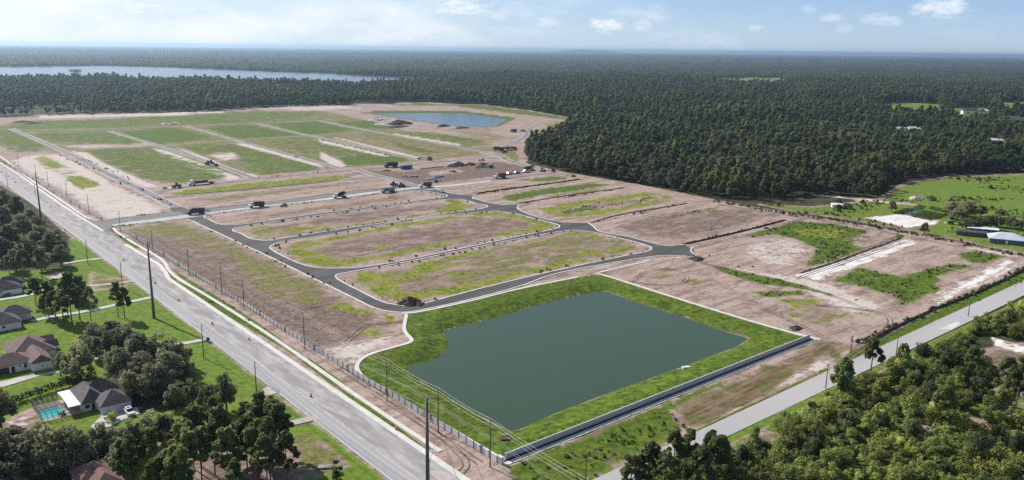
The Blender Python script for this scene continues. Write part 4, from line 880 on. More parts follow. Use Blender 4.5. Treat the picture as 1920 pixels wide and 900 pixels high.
#==PART3==
# ------------------------------------------------------------------ fences and wall
def fence_panel(Lp, h=1.85, n=15):
    mb = MB()
    mb.box(0, Lp, -.03, .03, .12, .24); mb.box(0, Lp, -.03, .03, h-.12, h); mb.box(0, Lp, -.025, .025, h*.5, h*.5+.08)
    for k in range(n):
        x = Lp*(k+.5)/n; mb.box(x-Lp/n*.40, x+Lp/n*.40, -.018, .018, .06, h+.02)
    return mb
def run_fence(name, label, P, bay, group):
    P = [np.array(p) for p in P]; seg = [np.linalg.norm(b-a) for a, b in zip(P[:-1], P[1:])]; tot = sum(seg); n = int(tot/bay)
    def at(s):
        for a, b, l in zip(P[:-1], P[1:], seg):
            if s <= l+1e-6: return a+(b-a)*s/l
            s -= l
        return P[-1]
    e = empty(name, *P[0], 0, 0, label, 'fence', group); bl = tot/n
    pm = fence_panel(bl-.24).mesh('panel', M['fencew']); pw = MB(); pw.box(-.12, .12, -.12, .12, -.3, 2.02, 0); pw.box(-.16, .16, -.16, .16, 2.02, 2.10, 0); pmesh = pw.mesh('post', M['fencep'])
    bw = MB(); bw.box(-.32, .32, -.32, .32, -.3, 2.15, 0); bw.box(-.38, .38, -.38, .38, 2.15, 2.26, 0); bmesh_ = bw.mesh('pillar', M['fencep'])
    for k in range(n+1):
        p = at(k*bl); big = k % 7 == 4
        o = link(bpy.data.objects.new('pillar' if big else 'post', bmesh_ if big else pmesh), e); o.location = (p[0]-P[0][0], p[1]-P[0][1], 0); o.rotation_euler = (0, 0, ANG_A)
        if k < n:
            q = at((k+1)*bl); d = (q-p)/np.linalg.norm(q-p)
            o = link(bpy.data.objects.new('panel', pm), e); o.location = (p[0]-P[0][0]+d[0]*.12, p[1]-P[0][1]+d[1]*.12, 0); o.rotation_euler = (0, 0, math.atan2(d[1], d[0]))
    return e
run_fence('picket_fence', 'long white picket fence with grey posts from the entrance down past the pond', poly((243,439),(300,475),(353,510),(440,560),(520,613),(600,663),(690,718),(770,765),(850,815),(932,867)), 3.66, None)
run_fence('picket_fence', 'white picket fence along the upper highway north of the entrance road', poly((5,303),(40,325),(80,349),(120,373),(160,397),(190,413)), 3.66, None)
x, y = g(938, 868); e = empty('fence_pier', x, y, 0, ANG_A, 'pale end pier closing the picket fence at the pond corner', 'pier')
mb = MB(); mb.box(-.9, .9, -.45, .45, -.2, 1.95); mb.build('block', M['wallc'], e); mb = MB(); mb.box(-1.0, 1.0, -.55, .55, 1.95, 2.06); mb.build('cap', M['concrete'], e)
w0, w1 = np.array(AB(-143.0, 121.6)), np.array(AB(-142.2, 263.5)); wl = np.linalg.norm(w1-w0); wd = (w1-w0)/wl; wa = math.atan2(wd[1], wd[0]); nb = 26; bl = wl/nb
e = empty('concrete_wall', w0[0], w0[1], 0, wa, 'grey precast concrete wall along the south-east side of the pond', 'wall')
mb = MB(); mb.box(.16, bl-.16, -.09, .09, -.1, 1.78); mb.box(.16, bl-.16, -.15, .15, 1.78, 1.88, 1); pm = mb.mesh('wall_panel', [M['wallc'], M['concrete']])  # paler cap colour stands in for the sunlit top edge, posts too
mb = MB(); mb.box(-.16, .16, -.17, .17, -.3, 1.93); mb.box(-.21, .21, -.21, .21, 1.93, 2.0, 1); qm = mb.mesh('wall_post', [M['wallc'], M['concrete']])
for k in range(nb+1):
    o = link(bpy.data.objects.new('wall_post', qm), e); o.location = (k*bl, 0, 0)
    if k < nb: o = link(bpy.data.objects.new('wall_panel', pm), e); o.location = (k*bl, 0, 0)
ribbon('footpath', [AB(-141.2, 119.5), AB(-140.85, 190), AB(-140.45, 266)], 1.55, .07, M['concrete'])
ribbon('wall_shade_strip', [AB(-142.45, 120.5), AB(-142.1, 190), AB(-141.7, 264)], 1.15, .03, M['dirt'])  # dark strip paints the wall's shade onto the plain soil of the gap
ribbon('footpath', [AB(-148.5, 264.8), AB(-139.2, 265.6)], 1.7, .075, M['concrete'])
x, y = g(1517, 633); mb = MB(); mb.tube([(0, 0, 0), (0, 0, 2.6)], .12, 8); mb.tube([(0, 0, 2.6), (0, 0, 2.75)], .17, 8); o = mb.build('marker_post', M['concrete']); o.location = (x, y, 0); tag(o, 'pale post at the north-east end of the pond wall', 'post')

# ------------------------------------------------------------------ raw banks left where streets are still to be cut
def bank_ridge(pts, h, w, m):
    P = chaikin(poly(*pts), 1); n = len(P); out = []; mb = MB(); rs_ = np.random.RandomState(n)
    fine = []
    for a, b in zip(P[:-1], P[1:]):
        k = max(1, int(np.linalg.norm(b-a)/2.2)); fine += [a+(b-a)*t/k for t in range(k)]
    fine.append(P[-1]); Lr, Rr = offset(fine, w*.75), offset(fine, -w*.25); vs = []
    for i, p in enumerate(fine):
        hh = h*(.65+.5*rs_.rand()) if 0 < i < len(fine)-1 else .02
        vs += [(Lr[i][0], Lr[i][1], -.15), (p[0]+rs_.normal()*.15, p[1]+rs_.normal()*.15, hh), (Rr[i][0], Rr[i][1], -.15)]
    fs = [(i*3+k, i*3+k+1, i*3+k+4, i*3+k+3) for i in range(len(fine)-1) for k in range(2)]
    mb.add(vs, fs); return tag(mb.build('dirt_bank', m, None, False), kind='structure')
for pts, h, w in ((((1283,458),(1340,446),(1400,432),(1475,412)), .9, 3), (((892,364),(918,359),(997,349),(1050,342),(1088,336)), .9, 3), (((970,382),(1030,372),(1097,362),(1172,352)), .6, 2.5), (((1108,418),(1157,403),(1220,393),(1290,381)), .6, 2.5),
                  (((1498,513),(1560,494),(1612,474),(1690,446)), .8, 3), (((335,365),(403,361),(540,347.5),(637,337)), .5, 3), (((1620,645),(1667,620),(1720,595),(1768,574),(1800,562),(1850,541),(1925,505)), .9, 2.2)):
    bank_ridge(pts, h, w, M['dirtp'] if h < .85 else M['dirt'])
def tracks(pts, gap=1.9, w=.36, m='track'):
    P = chaikin(poly(*pts), 2)
    for s in (1, -1): ribbon('tyre_track', offset(P, s*gap/2), w, .03, M[m])
for pts in (((627,570),(600,574),(570,580),(556,592),(552,606)), ((1345,383),(1480,405),(1560,415),(1640,430),(1720,447),(1800,463),(1900,484)), ((1600,655),(1660,620),(1672,600),(1655,585),(1600,578),(1530,572)), ((1590,672),(1640,640),(1690,612),(1740,585)), ((1420,575),(1480,600),(1530,625),(1580,645),(1600,660)),
            ((1190,522),(1215,507),(1255,503),(1285,512),(1290,525),(1262,535),(1215,533),(1185,528)), ((1310,492),(1390,508),(1480,528),(1570,557),(1650,590)), ((1500,520),(1560,500),(1640,472),(1710,450),(1740,446)), ((1285,470),(1340,455),(1410,438),(1478,422),(1495,414),(1480,408)),
            ((650,640),(690,606),(760,604)), ((700,735),(760,775),(830,820),(900,868)), ((640,690),(700,728),(780,784),(840,828),(880,868),(860,890)), ((560,640),(620,680),(690,725)), ((1330,520),(1400,560),(1470,595),(1540,630))):
    tracks(pts)
for pts in (((1292,484),(1330,500),(1420,530),(1500,565),(1560,600)), ((1470,420),(1520,405),(1600,418))): tracks(pts, 2.2, .5, 'track')
def mound(name, px, py, r, h, label, cat, m, seed, sx=1.0, rz=0.0):
    rs_ = np.random.RandomState(seed); x, y = g(px, py); mb = MB(); vs, fs = [], []; na_, nr_ = 18, 6
    for j in range(nr_+1):
        f = j/nr_
        for k in range(na_):
            a = 6.283*k/na_; rr_ = r*(1-f)*(1+.16*math.sin(3*a+seed)+.10*rs_.normal()); vs.append((rr_*math.cos(a)*sx, rr_*math.sin(a), h*(1-(1-f)**1.7)*(1+.10*rs_.normal())-.1*(j == 0)))
    fs = [(j*na_+k, j*na_+(k+1) % na_, (j+1)*na_+(k+1) % na_, (j+1)*na_+k) for j in range(nr_) for k in range(na_)]
    mb.add(vs, fs); o = mb.build(name, m); o.location = (x, y, 0); o.rotation_euler = (0, 0, rz); return tag(o, label, cat)
mound('soil_heap', 768, 569, 4.4, 2.9, 'black soil heap on the corner of the kerb above the pond', 'heap', M['dirt'], 1, 1.2, ANG_B)
for k, (px, py, r, h, lb) in enumerate(((753,571,1.8,1.0,'low clod of black soil left of the big heap above the pond'), (786,571,2.6,1.1,'low black spill right of the big soil heap above the pond'), (1306,486,4.2,1.5,'dirt heap at the dead end of the right-hand street'), (1491,616,2.6,1.2,'rubbish heap beside the white path at the pond corner'),
    (748,232,16,5.5,'long black stockpile at the near shore of the upper pond'), (768,233,5,3,'small black heap at the right end of the long stockpile'), (712,225,15,4.5,'pale rubble pile behind the black stockpiles'), (722,233,13,3,'low black pile in front of the pale rubble'), (746,238,14,2.5,'flat dark pile in front of the long stockpile'), (831,237,9,3.2,'dark heap on the near bank of the upper pond'), (866,240,9,2,'flat dark heap right along the upper pond bank'),
    (321,232,10,3.5,'lone black heap on a pale patch in the far grass'), (860,310,7,3.4,'dark spoil heap at the back of the work yard'), (848,312,5,2.2,'low brown heap beside the dark spoil heap in the yard'), (882,309,5,2.4,'brown spoil heap right of the dark one in the yard'), (905,308,4.5,1.8,'small spoil heap near the far street bend'), (904,313,7,1.4,'flat brown spoil ridge in the yard'), (998,312,3,1.5,'small tan heap by the forest edge street'), (725,320,4,1.0,'flat clod left of the blue container'), (1437,428,2.0,.8,'small clod heap on the brown block'), (850,322,3.5,1.3,'dark clod in the middle of the torn-up yard'), (40,229,10,2.0,'black tarp covered heap in the far left field'), (62,231,9,1.6,'low dark heap right of the tarp in the far left field'), (1075,331,2.5,1.6,'tan heap at the end of the upper trench'))):
    mound('soil_heap', px, py, r, h, lb, 'heap', M['rubble'] if 'pale' in lb else M['dirt'], 20+k, 1.5 if r > 6 else 1.15, ANG_B+.4)

# ------------------------------------------------------------------ poles and lines
def pole(px, py, h, kind, label, group, arm=True):
    x, y = g(px, py); e = empty('utility_pole', x, y, 0, ANG_A, label, 'pole', group)
    if kind == 'steel':
        mb = MB(); mb.tube([(0, 0, -.3), (0, 0, h*.5), (0, 0, h)], [.62, .46, .27], 10); mb.build('shaft', M['steel'], e, True)
        for z in (h-.6, h-3.6, h-6.6):
            mb = MB(); mb.tube([(0, 0, z), (0, 1.5, z+.35)], [.10, .07], 6); a = mb.build('arm', M['steel'], e)
            mb = MB(); mb.tube([(0, 1.5, z+.35), (0, 1.5, z-.35)], [.09, .09], 6); mb.build('insulator', M['insul'], a)
        for k in range(5): mb = MB(); mb.tube([(0, -.4, h*.45-k*.9), (0, .4, h*.45-k*.9)], .05, 4); mb.build('step_bolt', M['steel'], e)
    else:
        mb = MB(); mb.tube([(0, 0, -.3), (0, 0, h)], [.19, .12], 8); mb.build('shaft', M['wood'], e, True)
        if arm:
            for z in (h-.15, h-1.2, h-2.3):
                mb = MB(); mb.tube([(0, 0, z), (0, .45, z+.05)], .05, 5); mb.tube([(0, .45, z-.05), (0, .45, z+.35)], .075, 6); mb.build('insulator', M['insul'], e)
        else:
            mb = MB(); mb.box(-.06, .06, -1.1, 1.1, h-.6, h-.46); a = mb.build('crossarm', M['wood'], e)
            for q in (-.95, .95): mb = MB(); mb.tube([(0, q, h-.46), (0, q, h-.2)], .06, 6); mb.build('insulator', M['insul'], a)
    return x, y
ORD = 'first second third fourth fifth sixth seventh eighth ninth tenth eleventh twelfth thirteenth fourteenth fifteenth sixteenth seventeenth'.split()
INN = [((5,297),11),((14,300),11),((25,305),11),((35,311),11.5),((68,333),12),((91,350),12),((126,373),13),((167,400),13),((226,434),13),((287,474),13),((355,516),13.5),((416,551),13.5),((458,580),13.5),((571,652),14),((726,751),14),((822,811),14),((919,876),14)]
inner = []
for i, ((px, py), h) in enumerate(INN):
    if i in (0, 1, 2): continue
    inner.append(pole(px, py, h, 'wood', ORD[16-i]+' wooden power pole up from the wall corner in the row along the white fence', 'poles along the white fence') + (h,))
x, y = AB(-96, 114.2); inner.append((x, y, 14))
outer = []
for px, py, h, k, lb in ((78,420,33,'steel','tall steel pole at the upper left above the oak stand'), (289,596,33,'steel','tallest steel pole standing on the lawn by the first white driveway'), (803,985,33,'steel','steel pole cut by the bottom edge on the highway verge'),
                      (15,352,12,'wood','short wooden pole at the top left above the trees'), (66,366,8,'wood','stub pole beside the highway near the upper steel pole'), (165,495,13,'wood','wooden pole at the mouth of the grey side track'), (230,541,13,'wood','thin wooden pole by the second driveway apron'), (382,671,13,'wood','wooden pole beside the driveway with the black bin'), (481,737,11,'wood','short wooden pole at the tip of the pine grove')):
    outer.append(pole(px, py, h, k, lb, None) + (h,))
for px, py, h, lb in ((1548,729,9.2,'leaning wooden pole by the country road with a grey transformer'), (1194,641+5,3,''), ):
    if lb: pole(px, py, h, 'wood', lb, None, False)
for px, py, h, lb in ((1595,661,7.0,'pole in the ditch near the dirt crossing'), (1680,667,8.0,'pole beside the country road left of the gravel drive'), (1815,593,8.2,'pole beside the country road at the right edge of the lots'), (1903,775,9,'pole with a pale lamp head among the pines at the right edge'), (1098,905,7,'dark pole at the bottom edge by the wall verge')):
    pole(px, py, h, 'wood', lb, None, False)
def wires(name, pts, dz, off, label, m, r=.017, sag=.022, group=None):
    mb = MB()
    for (x0, y0, z0), (x1, y1, z1) in zip(pts[:-1], pts[1:]):
        L = math.hypot(x1-x0, y1-y0); P = []
        for k in range(9):
            t = k/8; P.append((x0+(x1-x0)*t-A_[1]*off, y0+(y1-y0)*t+A_[0]*off, z0+(z1-z0)*t+dz-4*sag*L*t*(1-t)))
        mb.tube(P, r, 4, cap=False)
    return tag(mb.build(name, m), label, 'power line', group)
wires('power_line', inner, .2, .45, 'topmost bright wire strung along the poles of the white fence', M['wire'])
wires('power_line', inner, -.85, .45, 'second bright wire strung along the poles of the white fence', M['wire'])
wires('power_line', inner, -1.95, .45, 'third bright wire strung along the poles of the white fence', M['wire'])
wires('power_line', inner, -4.6, .15, 'thin dull cable low on the poles of the white fence', M['wirel'], .03); wires('power_line', inner, -5.4, .15, 'lowest dull cable on the poles of the white fence', M['wirel'], .03)
so = [outer[5], outer[6], outer[7], outer[8]]; so = [(x, y, 11.5) for x, y, z in so]; ex = [AB(-520, 99), AB(-400, 96)]
x, y = AB(-95, 89); so2 = [(AB(-560, 98)+(11.5,))] + so + [(x, y, 11.5)]
wires('power_line', so2, .2, .4, 'upper pale wire along the west side of the highway', M['wire'], .04); wires('power_line', so2, -1.6, .4, 'lower pale wire along the west side of the highway', M['wire'], .04)
st = [outer[0], outer[1], outer[2]]; ext = AB(-1100, 103); st = [(ext[0], ext[1], 33)] + st
for z, w in ((-.4, 'top'), (-3.4, 'middle'), (-6.4, 'low')): wires('power_line', st, z, 1.5, w+' conductor hung between the tall steel poles', M['wirel'], .035, .018)
for z, w in ((33*.97, 'high'), (33*.70, 'middle'), (33*.45, 'low')):
    a = outer[2]; b = inner[-3]; mb = MB(); mb.tube([(a[0], a[1], min(z, 31)), (b[0], b[1], {'high':13.5,'middle':9,'low':.4}[w])], .05, 5); tag(mb.build('guy_wire', M['steel']), w+' tie from the bottom steel pole to the wooden pole by the pond', 'guy wire')

# ------------------------------------------------------------------ roadside things
def drum(px, py, label, m='orange'):
    x, y = g(px, py); e = empty('traffic_drum', x, y, .05, 0, label, 'traffic drum', 'traffic drums along the highway seam')
    mb = MB(); mb.tube([(0, 0, .08), (0, 0, 1.15)], [.34, .26], 10); mb.build('body', M[m], e)
    mb = MB(); mb.tube([(0, 0, 0), (0, 0, .1)], .45, 8); mb.build('base', M['tyre'], e)
    for z in (.45, .8): mb = MB(); mb.tube([(0, 0, z), (0, 0, z+.16)], [.335-z*.07]*2, 10, cap=False); mb.build('stripe', M['white'], e)
for k, (px, py) in enumerate(((398,608),(335,564),(291,532),(232,489),(122,433),(86,407),(95,388),(28,342),(16,332),(2,323))): drum(px, py, ORD[k]+' orange drum up the highway from the driveway with the black bin')
drum(583, 744, 'bright orange drum nearest the pine grove on the highway seam'); drum(467, 637, 'white drum in the middle of the stripped lane', 'white'); drum(743, 806, 'orange marker lying by the kerb at the bottom sidewalk')
def wheels(e, xs, y, r, w):
    mb = MB(); mb.tube([(0, -w/2, 0), (0, w/2, 0)], r, 12); tm = mb.mesh('wheel', M['tyre']); mb = MB(); mb.tube([(0, -w/2-.02, 0), (0, w/2+.02, 0)], r*.5, 8); hm_ = mb.mesh('hub', M['truckg'])
    for x in xs:
        for s in (1, -1):
            o = link(bpy.data.objects.new('wheel', tm), e); o.location = (x, s*y, r); h_ = link(bpy.data.objects.new('hub', hm_), o)
def bin_(px, py, label, s=1.0):
    x, y = g(px, py); e = empty('wheelie_bin', x, y, .06, ANG_A, label, 'bin'); e.scale = (s, s, s)
    mb = MB(); mb.box(-.32, .32, -.36, .36, .1, 1.05, 0, -.06, -.06); mb.build('body', M['truckd'], e); mb = MB(); mb.box(-.40, .40, -.44, .46, 1.05, 1.13); mb.build('lid', M['truckd'], e); wheels(e, (-.2,), .3, .12, .08)
bin_(390, 640, 'black wheeled bin at the end of the long driveway', 1.3); bin_(226, 346, 'black bin on the upper side street', 1.6)
# outlet frame on the pond bank
x, y = g(948, 826, -.6); e = empty('outlet_structure', x, y, -.7, .08, 'red-topped black outlet box on the south corner of the pond bank', 'outlet box')
mb = MB(); mb.box(-1.5, 1.5, -1.0, 1.0, -.5, .9); mb.build('box', M['dark'], e)
mb = MB()
for k in range(4): mb.box(-1.35, 1.35, -.95+k*.5, -.6+k*.5, .9, 1.05)
mb.build('grate', M['rustbed'], e); mb = MB(); mb.box(-1.0, 1.0, 1.0, 1.25, .2, 1.5); mb.build('headwall', M['rubble'], e)
for s in (-1, 1): mb = MB(); mb.box(s*1.9-.35, s*1.9+.35, -.9, -.4, -.4, .3); mb.build('stone', M['rubble'], e)
x, y = g(608, 876); e = empty('wooden_pallet', x, y, 0, .1, 'grey slatted pallet lying on the verge by the pine grove', 'pallet')
for k in range(5): mb = MB(); mb.box(-2.0, 2.0, -.9+k*.4, -.65+k*.4, .25, .36); mb.build('slat', M['rubble'], e)
for s in (-1.7, 0, 1.7): mb = MB(); mb.box(s-.1, s+.1, -.9, .95, 0, .25); mb.build('bearer', M['wood'], e)

# ------------------------------------------------------------------ vehicles
def veh(name, px, py, ang, label, cat, group=None, z=.06):
    x, y = g(px, py); return empty(name, x, y, z, ang, label, cat, group)
def pickup(px, py, ang, label, paint='truckw', s=1.0):
    e = veh('pickup_truck', px, py, ang, label, 'pickup truck', 'pickups at the work site'); e.scale = (s, s, s); m = M[paint]
    mb = MB(); mb.prism([(-2.8,.45),(2.75,.45),(2.85,.75),(2.75,1.05),(1.5,1.15),(-2.8,1.15)], -.95, .95); mb.build('body', m, e)
    mb = MB(); mb.prism([(-.75,1.15),(1.45,1.15),(.75,1.85),(-.65,1.88)], -.84, .84); c = mb.build('cab', m, e)
    mb = MB(); mb.prism([(.80,1.8),(1.42,1.2),(1.5,1.2),(.86,1.84)], -.74, .74); mb.build('windscreen', M['dark'], c)
    for q in (-.86, .86): mb = MB(); mb.prism([(-.6,1.25),(1.1,1.25),(.65,1.74),(-.55,1.76)], q-.012, q+.012); mb.build('side_window', M['dark'], c)
    mb = MB(); mb.box(-2.7, -.85, -.78, .78, 1.10, 1.17); mb.build('bed', M['truckd'], e); wheels(e, (-1.75, 1.75), .85, .40, .26)
    for q in (-.7, .7): mb = MB(); mb.box(2.74, 2.84, q-.15, q+.15, .78, .95); mb.build('headlight', M['insul'], e)
    return e
def dumper(px, py, ang, label, cab='truckw', bed='truckd', s=1.0):
    e = veh('dump_truck', px, py, ang, label, 'dump truck', 'trucks working on the streets'); e.scale = (s, s, s)
    mb = MB(); mb.box(-4.2, 4.0, -.5, .5, .7, 1.0); mb.build('chassis', M['truckd'], e)
    mb = MB(); mb.prism([(1.7,.8),(4.1,.8),(4.15,1.75),(3.1,1.95),(2.75,2.85),(1.7,2.9)], -1.15, 1.15); c = mb.build('cab', M[cab], e)
    mb = MB(); mb.prism([(2.86,2.75),(3.16,2.0),(3.22,2.0),(2.92,2.78)], -1.0, 1.0); mb.build('windscreen', M['dark'], c)
    for q in (-1.16, 1.16): mb = MB(); mb.box(1.9, 2.75, q-.012, q+.012, 2.0, 2.7); mb.build('side_window', M['dark'], c)
    mb = MB(); mb.prism([(-4.4,1.1),(1.4,1.1),(1.4,3.0),(1.9,3.3),(1.3,3.3),(-4.2,2.9)], -1.25, 1.25); b_ = mb.build('bed', M[bed], e)
    for k in range(6):
        for q in (-1.29, 1.29): mb = MB(); mb.box(-4.0+k*1.0, -3.85+k*1.0, q-.05, q+.05, 1.15, 2.85); mb.build('rib', M[bed], b_)
    wheels(e, (-3.3, -2.1, 3.1), 1.0, .55, .45); return e
def mixer(px, py, ang, label, s=1.0):
    e = veh('mixer_truck', px, py, ang, label, 'mixer truck', 'trucks working on the streets'); e.scale = (s, s, s)
    mb = MB(); mb.box(-4.2, 4.0, -.5, .5, .7, 1.05); mb.build('chassis', M['truckd'], e)
    mb = MB(); mb.prism([(1.9,.8),(4.1,.8),(4.15,1.75),(3.3,1.95),(3.0,2.85),(1.9,2.9)], -1.15, 1.15); c = mb.build('cab', M['truckw'], e)
    mb = MB(); mb.prism([(3.08,2.75),(3.34,2.0),(3.40,2.0),(3.14,2.78)], -1.0, 1.0); mb.build('windscreen', M['dark'], c)
    mb = MB(); mb.tube([(1.6, 0, 2.0), (.8, 0, 2.15), (-1.5, 0, 2.5), (-3.2, 0, 3.0), (-3.7, 0, 3.15)], [.7, 1.2, 1.35, .95, .5], 12); mb.build('drum', M['truckd'], e, True)
    mb = MB(); mb.box(-4.4, -3.6, -.35, .35, 2.2, 2.9); mb.build('chute', M['truckg'], e); wheels(e, (-3.3, -2.1, 3.1), 1.0, .55, .45); return e
def car(px, py, ang, label, paint, s=1.0, group=None):
    e = veh('parked_car', px, py, ang, label, 'car', group); e.scale = (s, s, s)
    mb = MB(); mb.prism([(-2.3,.35),(2.3,.35),(2.38,.7),(2.2,.92),(1.1,1.02),(-2.2,1.08),(-2.38,.8)], -.92, .92); b_ = mb.build('body', M[paint], e)
    mb = MB(); mb.prism([(-2.0,1.06),(1.2,1.0),(.45,1.58),(-1.7,1.62)], -.78, .78); mb.build('windows', M['dark'], e)
    mb = MB(); mb.box(-1.62, .42, -.74, .74, 1.58, 1.67, 0, .1, .08); rf = mb.build('roof', M[paint], e); mb = MB(); mb.box(-.9, -.1, -.45, .45, 1.665, 1.69); mb.build('sunroof', M['dark'], rf)
    for q in (-.68, .68): mb = MB(); mb.box(2.30, 2.40, q-.16, q+.16, .62, .8); mb.build('headlight', M['insul'], e)
    wheels(e, (-1.45, 1.4), .82, .34, .22); return e
def excavator(px, py, ang, label, s=1.0, m='machine', kind='excavator'):
    e = veh('excavator', px, py, ang, label, kind, 'earth-moving machines'); e.scale = (s, s, s)
    for q in (-.95, .95): mb = MB(); mb.prism([(-1.6,.15),(-1.3,0),(1.3,0),(1.6,.15),(1.6,.6),(1.3,.75),(-1.3,.75),(-1.6,.6)], q-.25, q+.25); mb.build('track', M['tyre'], e)
    mb = MB(); mb.box(-1.8, 1.0, -1.1, 1.1, .8, 1.7, 0, .1, .1); mb.build('house', M[m], e)
    mb = MB(); mb.box(.0, 1.2, .25, 1.1, 1.7, 2.7, 0, .15, .05); mb.build('cab', M['dark'], e)
    mb = MB(); mb.tube([(.9, -.2, 1.4), (2.6, -.2, 3.6), (4.3, -.2, 3.1)], [.25, .22, .18], 6); b_ = mb.build('boom', M[m], e); mb = MB(); mb.tube([(4.3, -.2, 3.1), (4.6, -.2, 1.2)], [.17, .12], 6); a = mb.build('stick', M[m], b_)
    mb = MB(); mb.prism([(4.2,1.2),(5.0,1.2),(4.9,.5),(4.3,.45)], -.6, .3); mb.build('bucket', M['truckd'], e); return e
def loader(px, py, ang, label, s=1.0, m='machine', cat='loader'):
    e = veh('wheel_loader', px, py, ang, label, cat, 'earth-moving machines'); e.scale = (s, s, s)
    mb = MB(); mb.prism([(-2.6,.8),(.8,.7),(.8,1.6),(-.6,1.8),(-2.6,1.7)], -.9, .9); mb.build('body', M[m], e)
    mb = MB(); mb.box(-.8, .6, -.7, .7, 1.7, 3.0, 0, .12, .08); mb.build('cab', M['dark'], e)
    for q in (-.7, .7): mb = MB(); mb.tube([(.6, q, 1.4), (2.0, q, 1.2), (2.8, q, .7)], [.14, .12, .1], 5); mb.build('lift_arm', M[m], e)
    mb = MB(); mb.prism([(2.6,.1),(3.9,.1),(3.0,.5),(2.9,1.2),(2.5,1.2)], -1.3, 1.3); mb.build('bucket', M['truckd'], e); wheels(e, (-1.7, 1.2), .95, .7, .5); return e
aB = ANG_B; aBr = ANG_B+math.pi
dumper(367, 401.5, aBr, 'black truck turning at the entrance junction with dust behind it', 'truckd', 'truckd', 1.35)
dumper(481, 388.5, aBr, 'white-cabbed dump truck on the pale lane, second from the entrance', 'truckw', 'truckd', 1.3)
mixer(637, 371, aBr, 'dark mixer truck on the pale lane halfway up the block', 1.25)
dumper(727, 361, aBr, 'blue-grey dump truck on the pale lane nearest the upper junction', 'truckg', 'truckg', 1.3)
dumper(797, 351, aBr, 'white truck with brown bed crossing the upper junction', 'truckw', 'rustbed', 1.35)
car(531, 387, aBr, 'pale car parked on the edge of the pale lane between two trucks', 'truckg', 1.25, 'cars at the work site')
loader(738, 348, aB+.3, 'black loader on the verge behind the blue-grey dump truck', 1.2, 'truckd'); loader(752, 350.5, aBr, 'low black machine next to the loader near the upper junction', 1.2, 'truckd', 'machine')
pickup(828, 360, ANG_A, 'white pickup with load stopped on the dark street below the junction', 'truckw', 1.2); excavator(818, 341.5, aB, 'small dark excavator at the yard corner above the white truck', .9, 'truckd')
dumper(937, 334, aBr, 'white truck with red-brown load on the street beside the yard', 'truckw', 'rustbed', 1.45); pickup(954, 327.5, aBr, 'pale pickup parked behind the brown-loaded truck', 'truckg', 1.25); pickup(968, 326, aBr, 'dark pickup third in the line beside the yard', 'truckd', 1.3)
pickup(985, 323.5, aBr, 'white pickup fourth in the line beside the yard', 'truckw', 1.35); dumper(992, 319, aB, 'black truck behind the white pickup at the end of the line', 'truckw', 'truckd', 1.2)
loader(1016, 321, aB, 'brown and white machine at the street end below the forest', 1.2, 'truckw'); excavator(1037, 321.5, aBr, 'small brown excavator farthest along the street under the trees', 1.1, 'rustbed')
dumper(733, 313.5, aBr, 'black dump truck parked left of the blue container', 'truckd', 'truckd', 1.6)
pickup(902, 301, aB, 'white pickup on the far street above the yard', 'truckw', 1.5); pickup(980, 246.5, aB, 'blue-grey pickup at the far end beside the upper pond', 'truckg', 1.6); pickup(553, 294, ANG_A, 'white pickup with black load on the second side street', 'truckw', 1.4)
def box_thing(name, px, py, ang, L, W_, h, label, cat, m, rib=True):
    e = veh(name, px, py, ang, label, cat); mb = MB(); mb.box(-L/2, L/2, -W_/2, W_/2, .15, h); mb.build('shell', M[m], e)
    mb = MB(); mb.box(-L/2-.05, L/2+.05, -W_/2-.05, W_/2+.05, h, h+.12); mb.build('roof', M[m], e)
    if rib:
        for k in range(8): mb = MB(); x = -L/2+L*(k+.5)/8; mb.box(x-.06, x+.06, -W_/2-.07, -W_/2+.02, .2, h); mb.build('rib', M[m], e)
    mb = MB(); mb.box(L/2-.02, L/2+.04, -W_/2*.9, W_/2*.9, .25, h-.1); mb.build('door', M['truckg'], e); return e
box_thing('shipping_container', 762, 316.5, aB, 12, 2.6, 3.2, 'blue container with white base standing in the yard street', 'container', 'truckb'); box_thing('storage_box', 919, 314, aB, 5.5, 3.5, 2.8, 'pale blue box at the right side of the yard', 'container', 'truckg'); box_thing('storage_box', 963, 247.5, aB, 8, 4, 4, 'blue-grey box trailer near the upper pond bend', 'trailer', 'truckb')
def semi(px, py, ang, label, cab, load, s=1.0, fl=True):
    e = veh('lorry', px, py, ang, label, 'lorry', 'lorries with trailers'); e.scale = (s, s, s)
    mb = MB(); mb.prism([(6.2,.6),(9.4,.6),(9.45,1.7),(8.4,1.95),(8.0,3.2),(6.2,3.5)], -1.2, 1.2); c = mb.build('cab', M[cab], e)
    mb = MB(); mb.prism([(8.06,3.0),(8.46,2.0),(8.52,2.0),(8.12,3.05)], -1.0, 1.0); mb.build('windscreen', M['dark'], c)
    mb = MB(); mb.box(-7.5, 6.4, -1.25, 1.25, 1.0, 1.4); t = mb.build('trailer_deck', M['truckd'], e)
    mb = MB(); mb.box(-3.2, 5.2, -1.15, 1.15, 1.4, 2.7); mb.build('load', M[load], t); mb = MB(); mb.box(-1.5, 4.8, -1.3, -1.16, 1.0, 1.9); mb.build('side_board', M['truckw'], t)
    wheels(e, (-6.4, -5.2, 5.6, 8.4), 1.0, .52, .4); return e
semi(380, 345.5, aBr, 'white-cabbed lorry with a black flat trailer on the cross street', 'truckw', 'truckd', 1.25); semi(795, 299.5, ANG_A+.25, 'lorry with red cab and long flat trailer at the far cross street', 'rustbed', 'rubble', 1.1)
loader(331, 352, aBr, 'black grader standing behind the lorry by the left street', 1.4, 'truckd', 'grader'); loader(309, 354, aB, 'tiny roller parked at the street corner left of the grader', .6, 'truckd', 'roller')
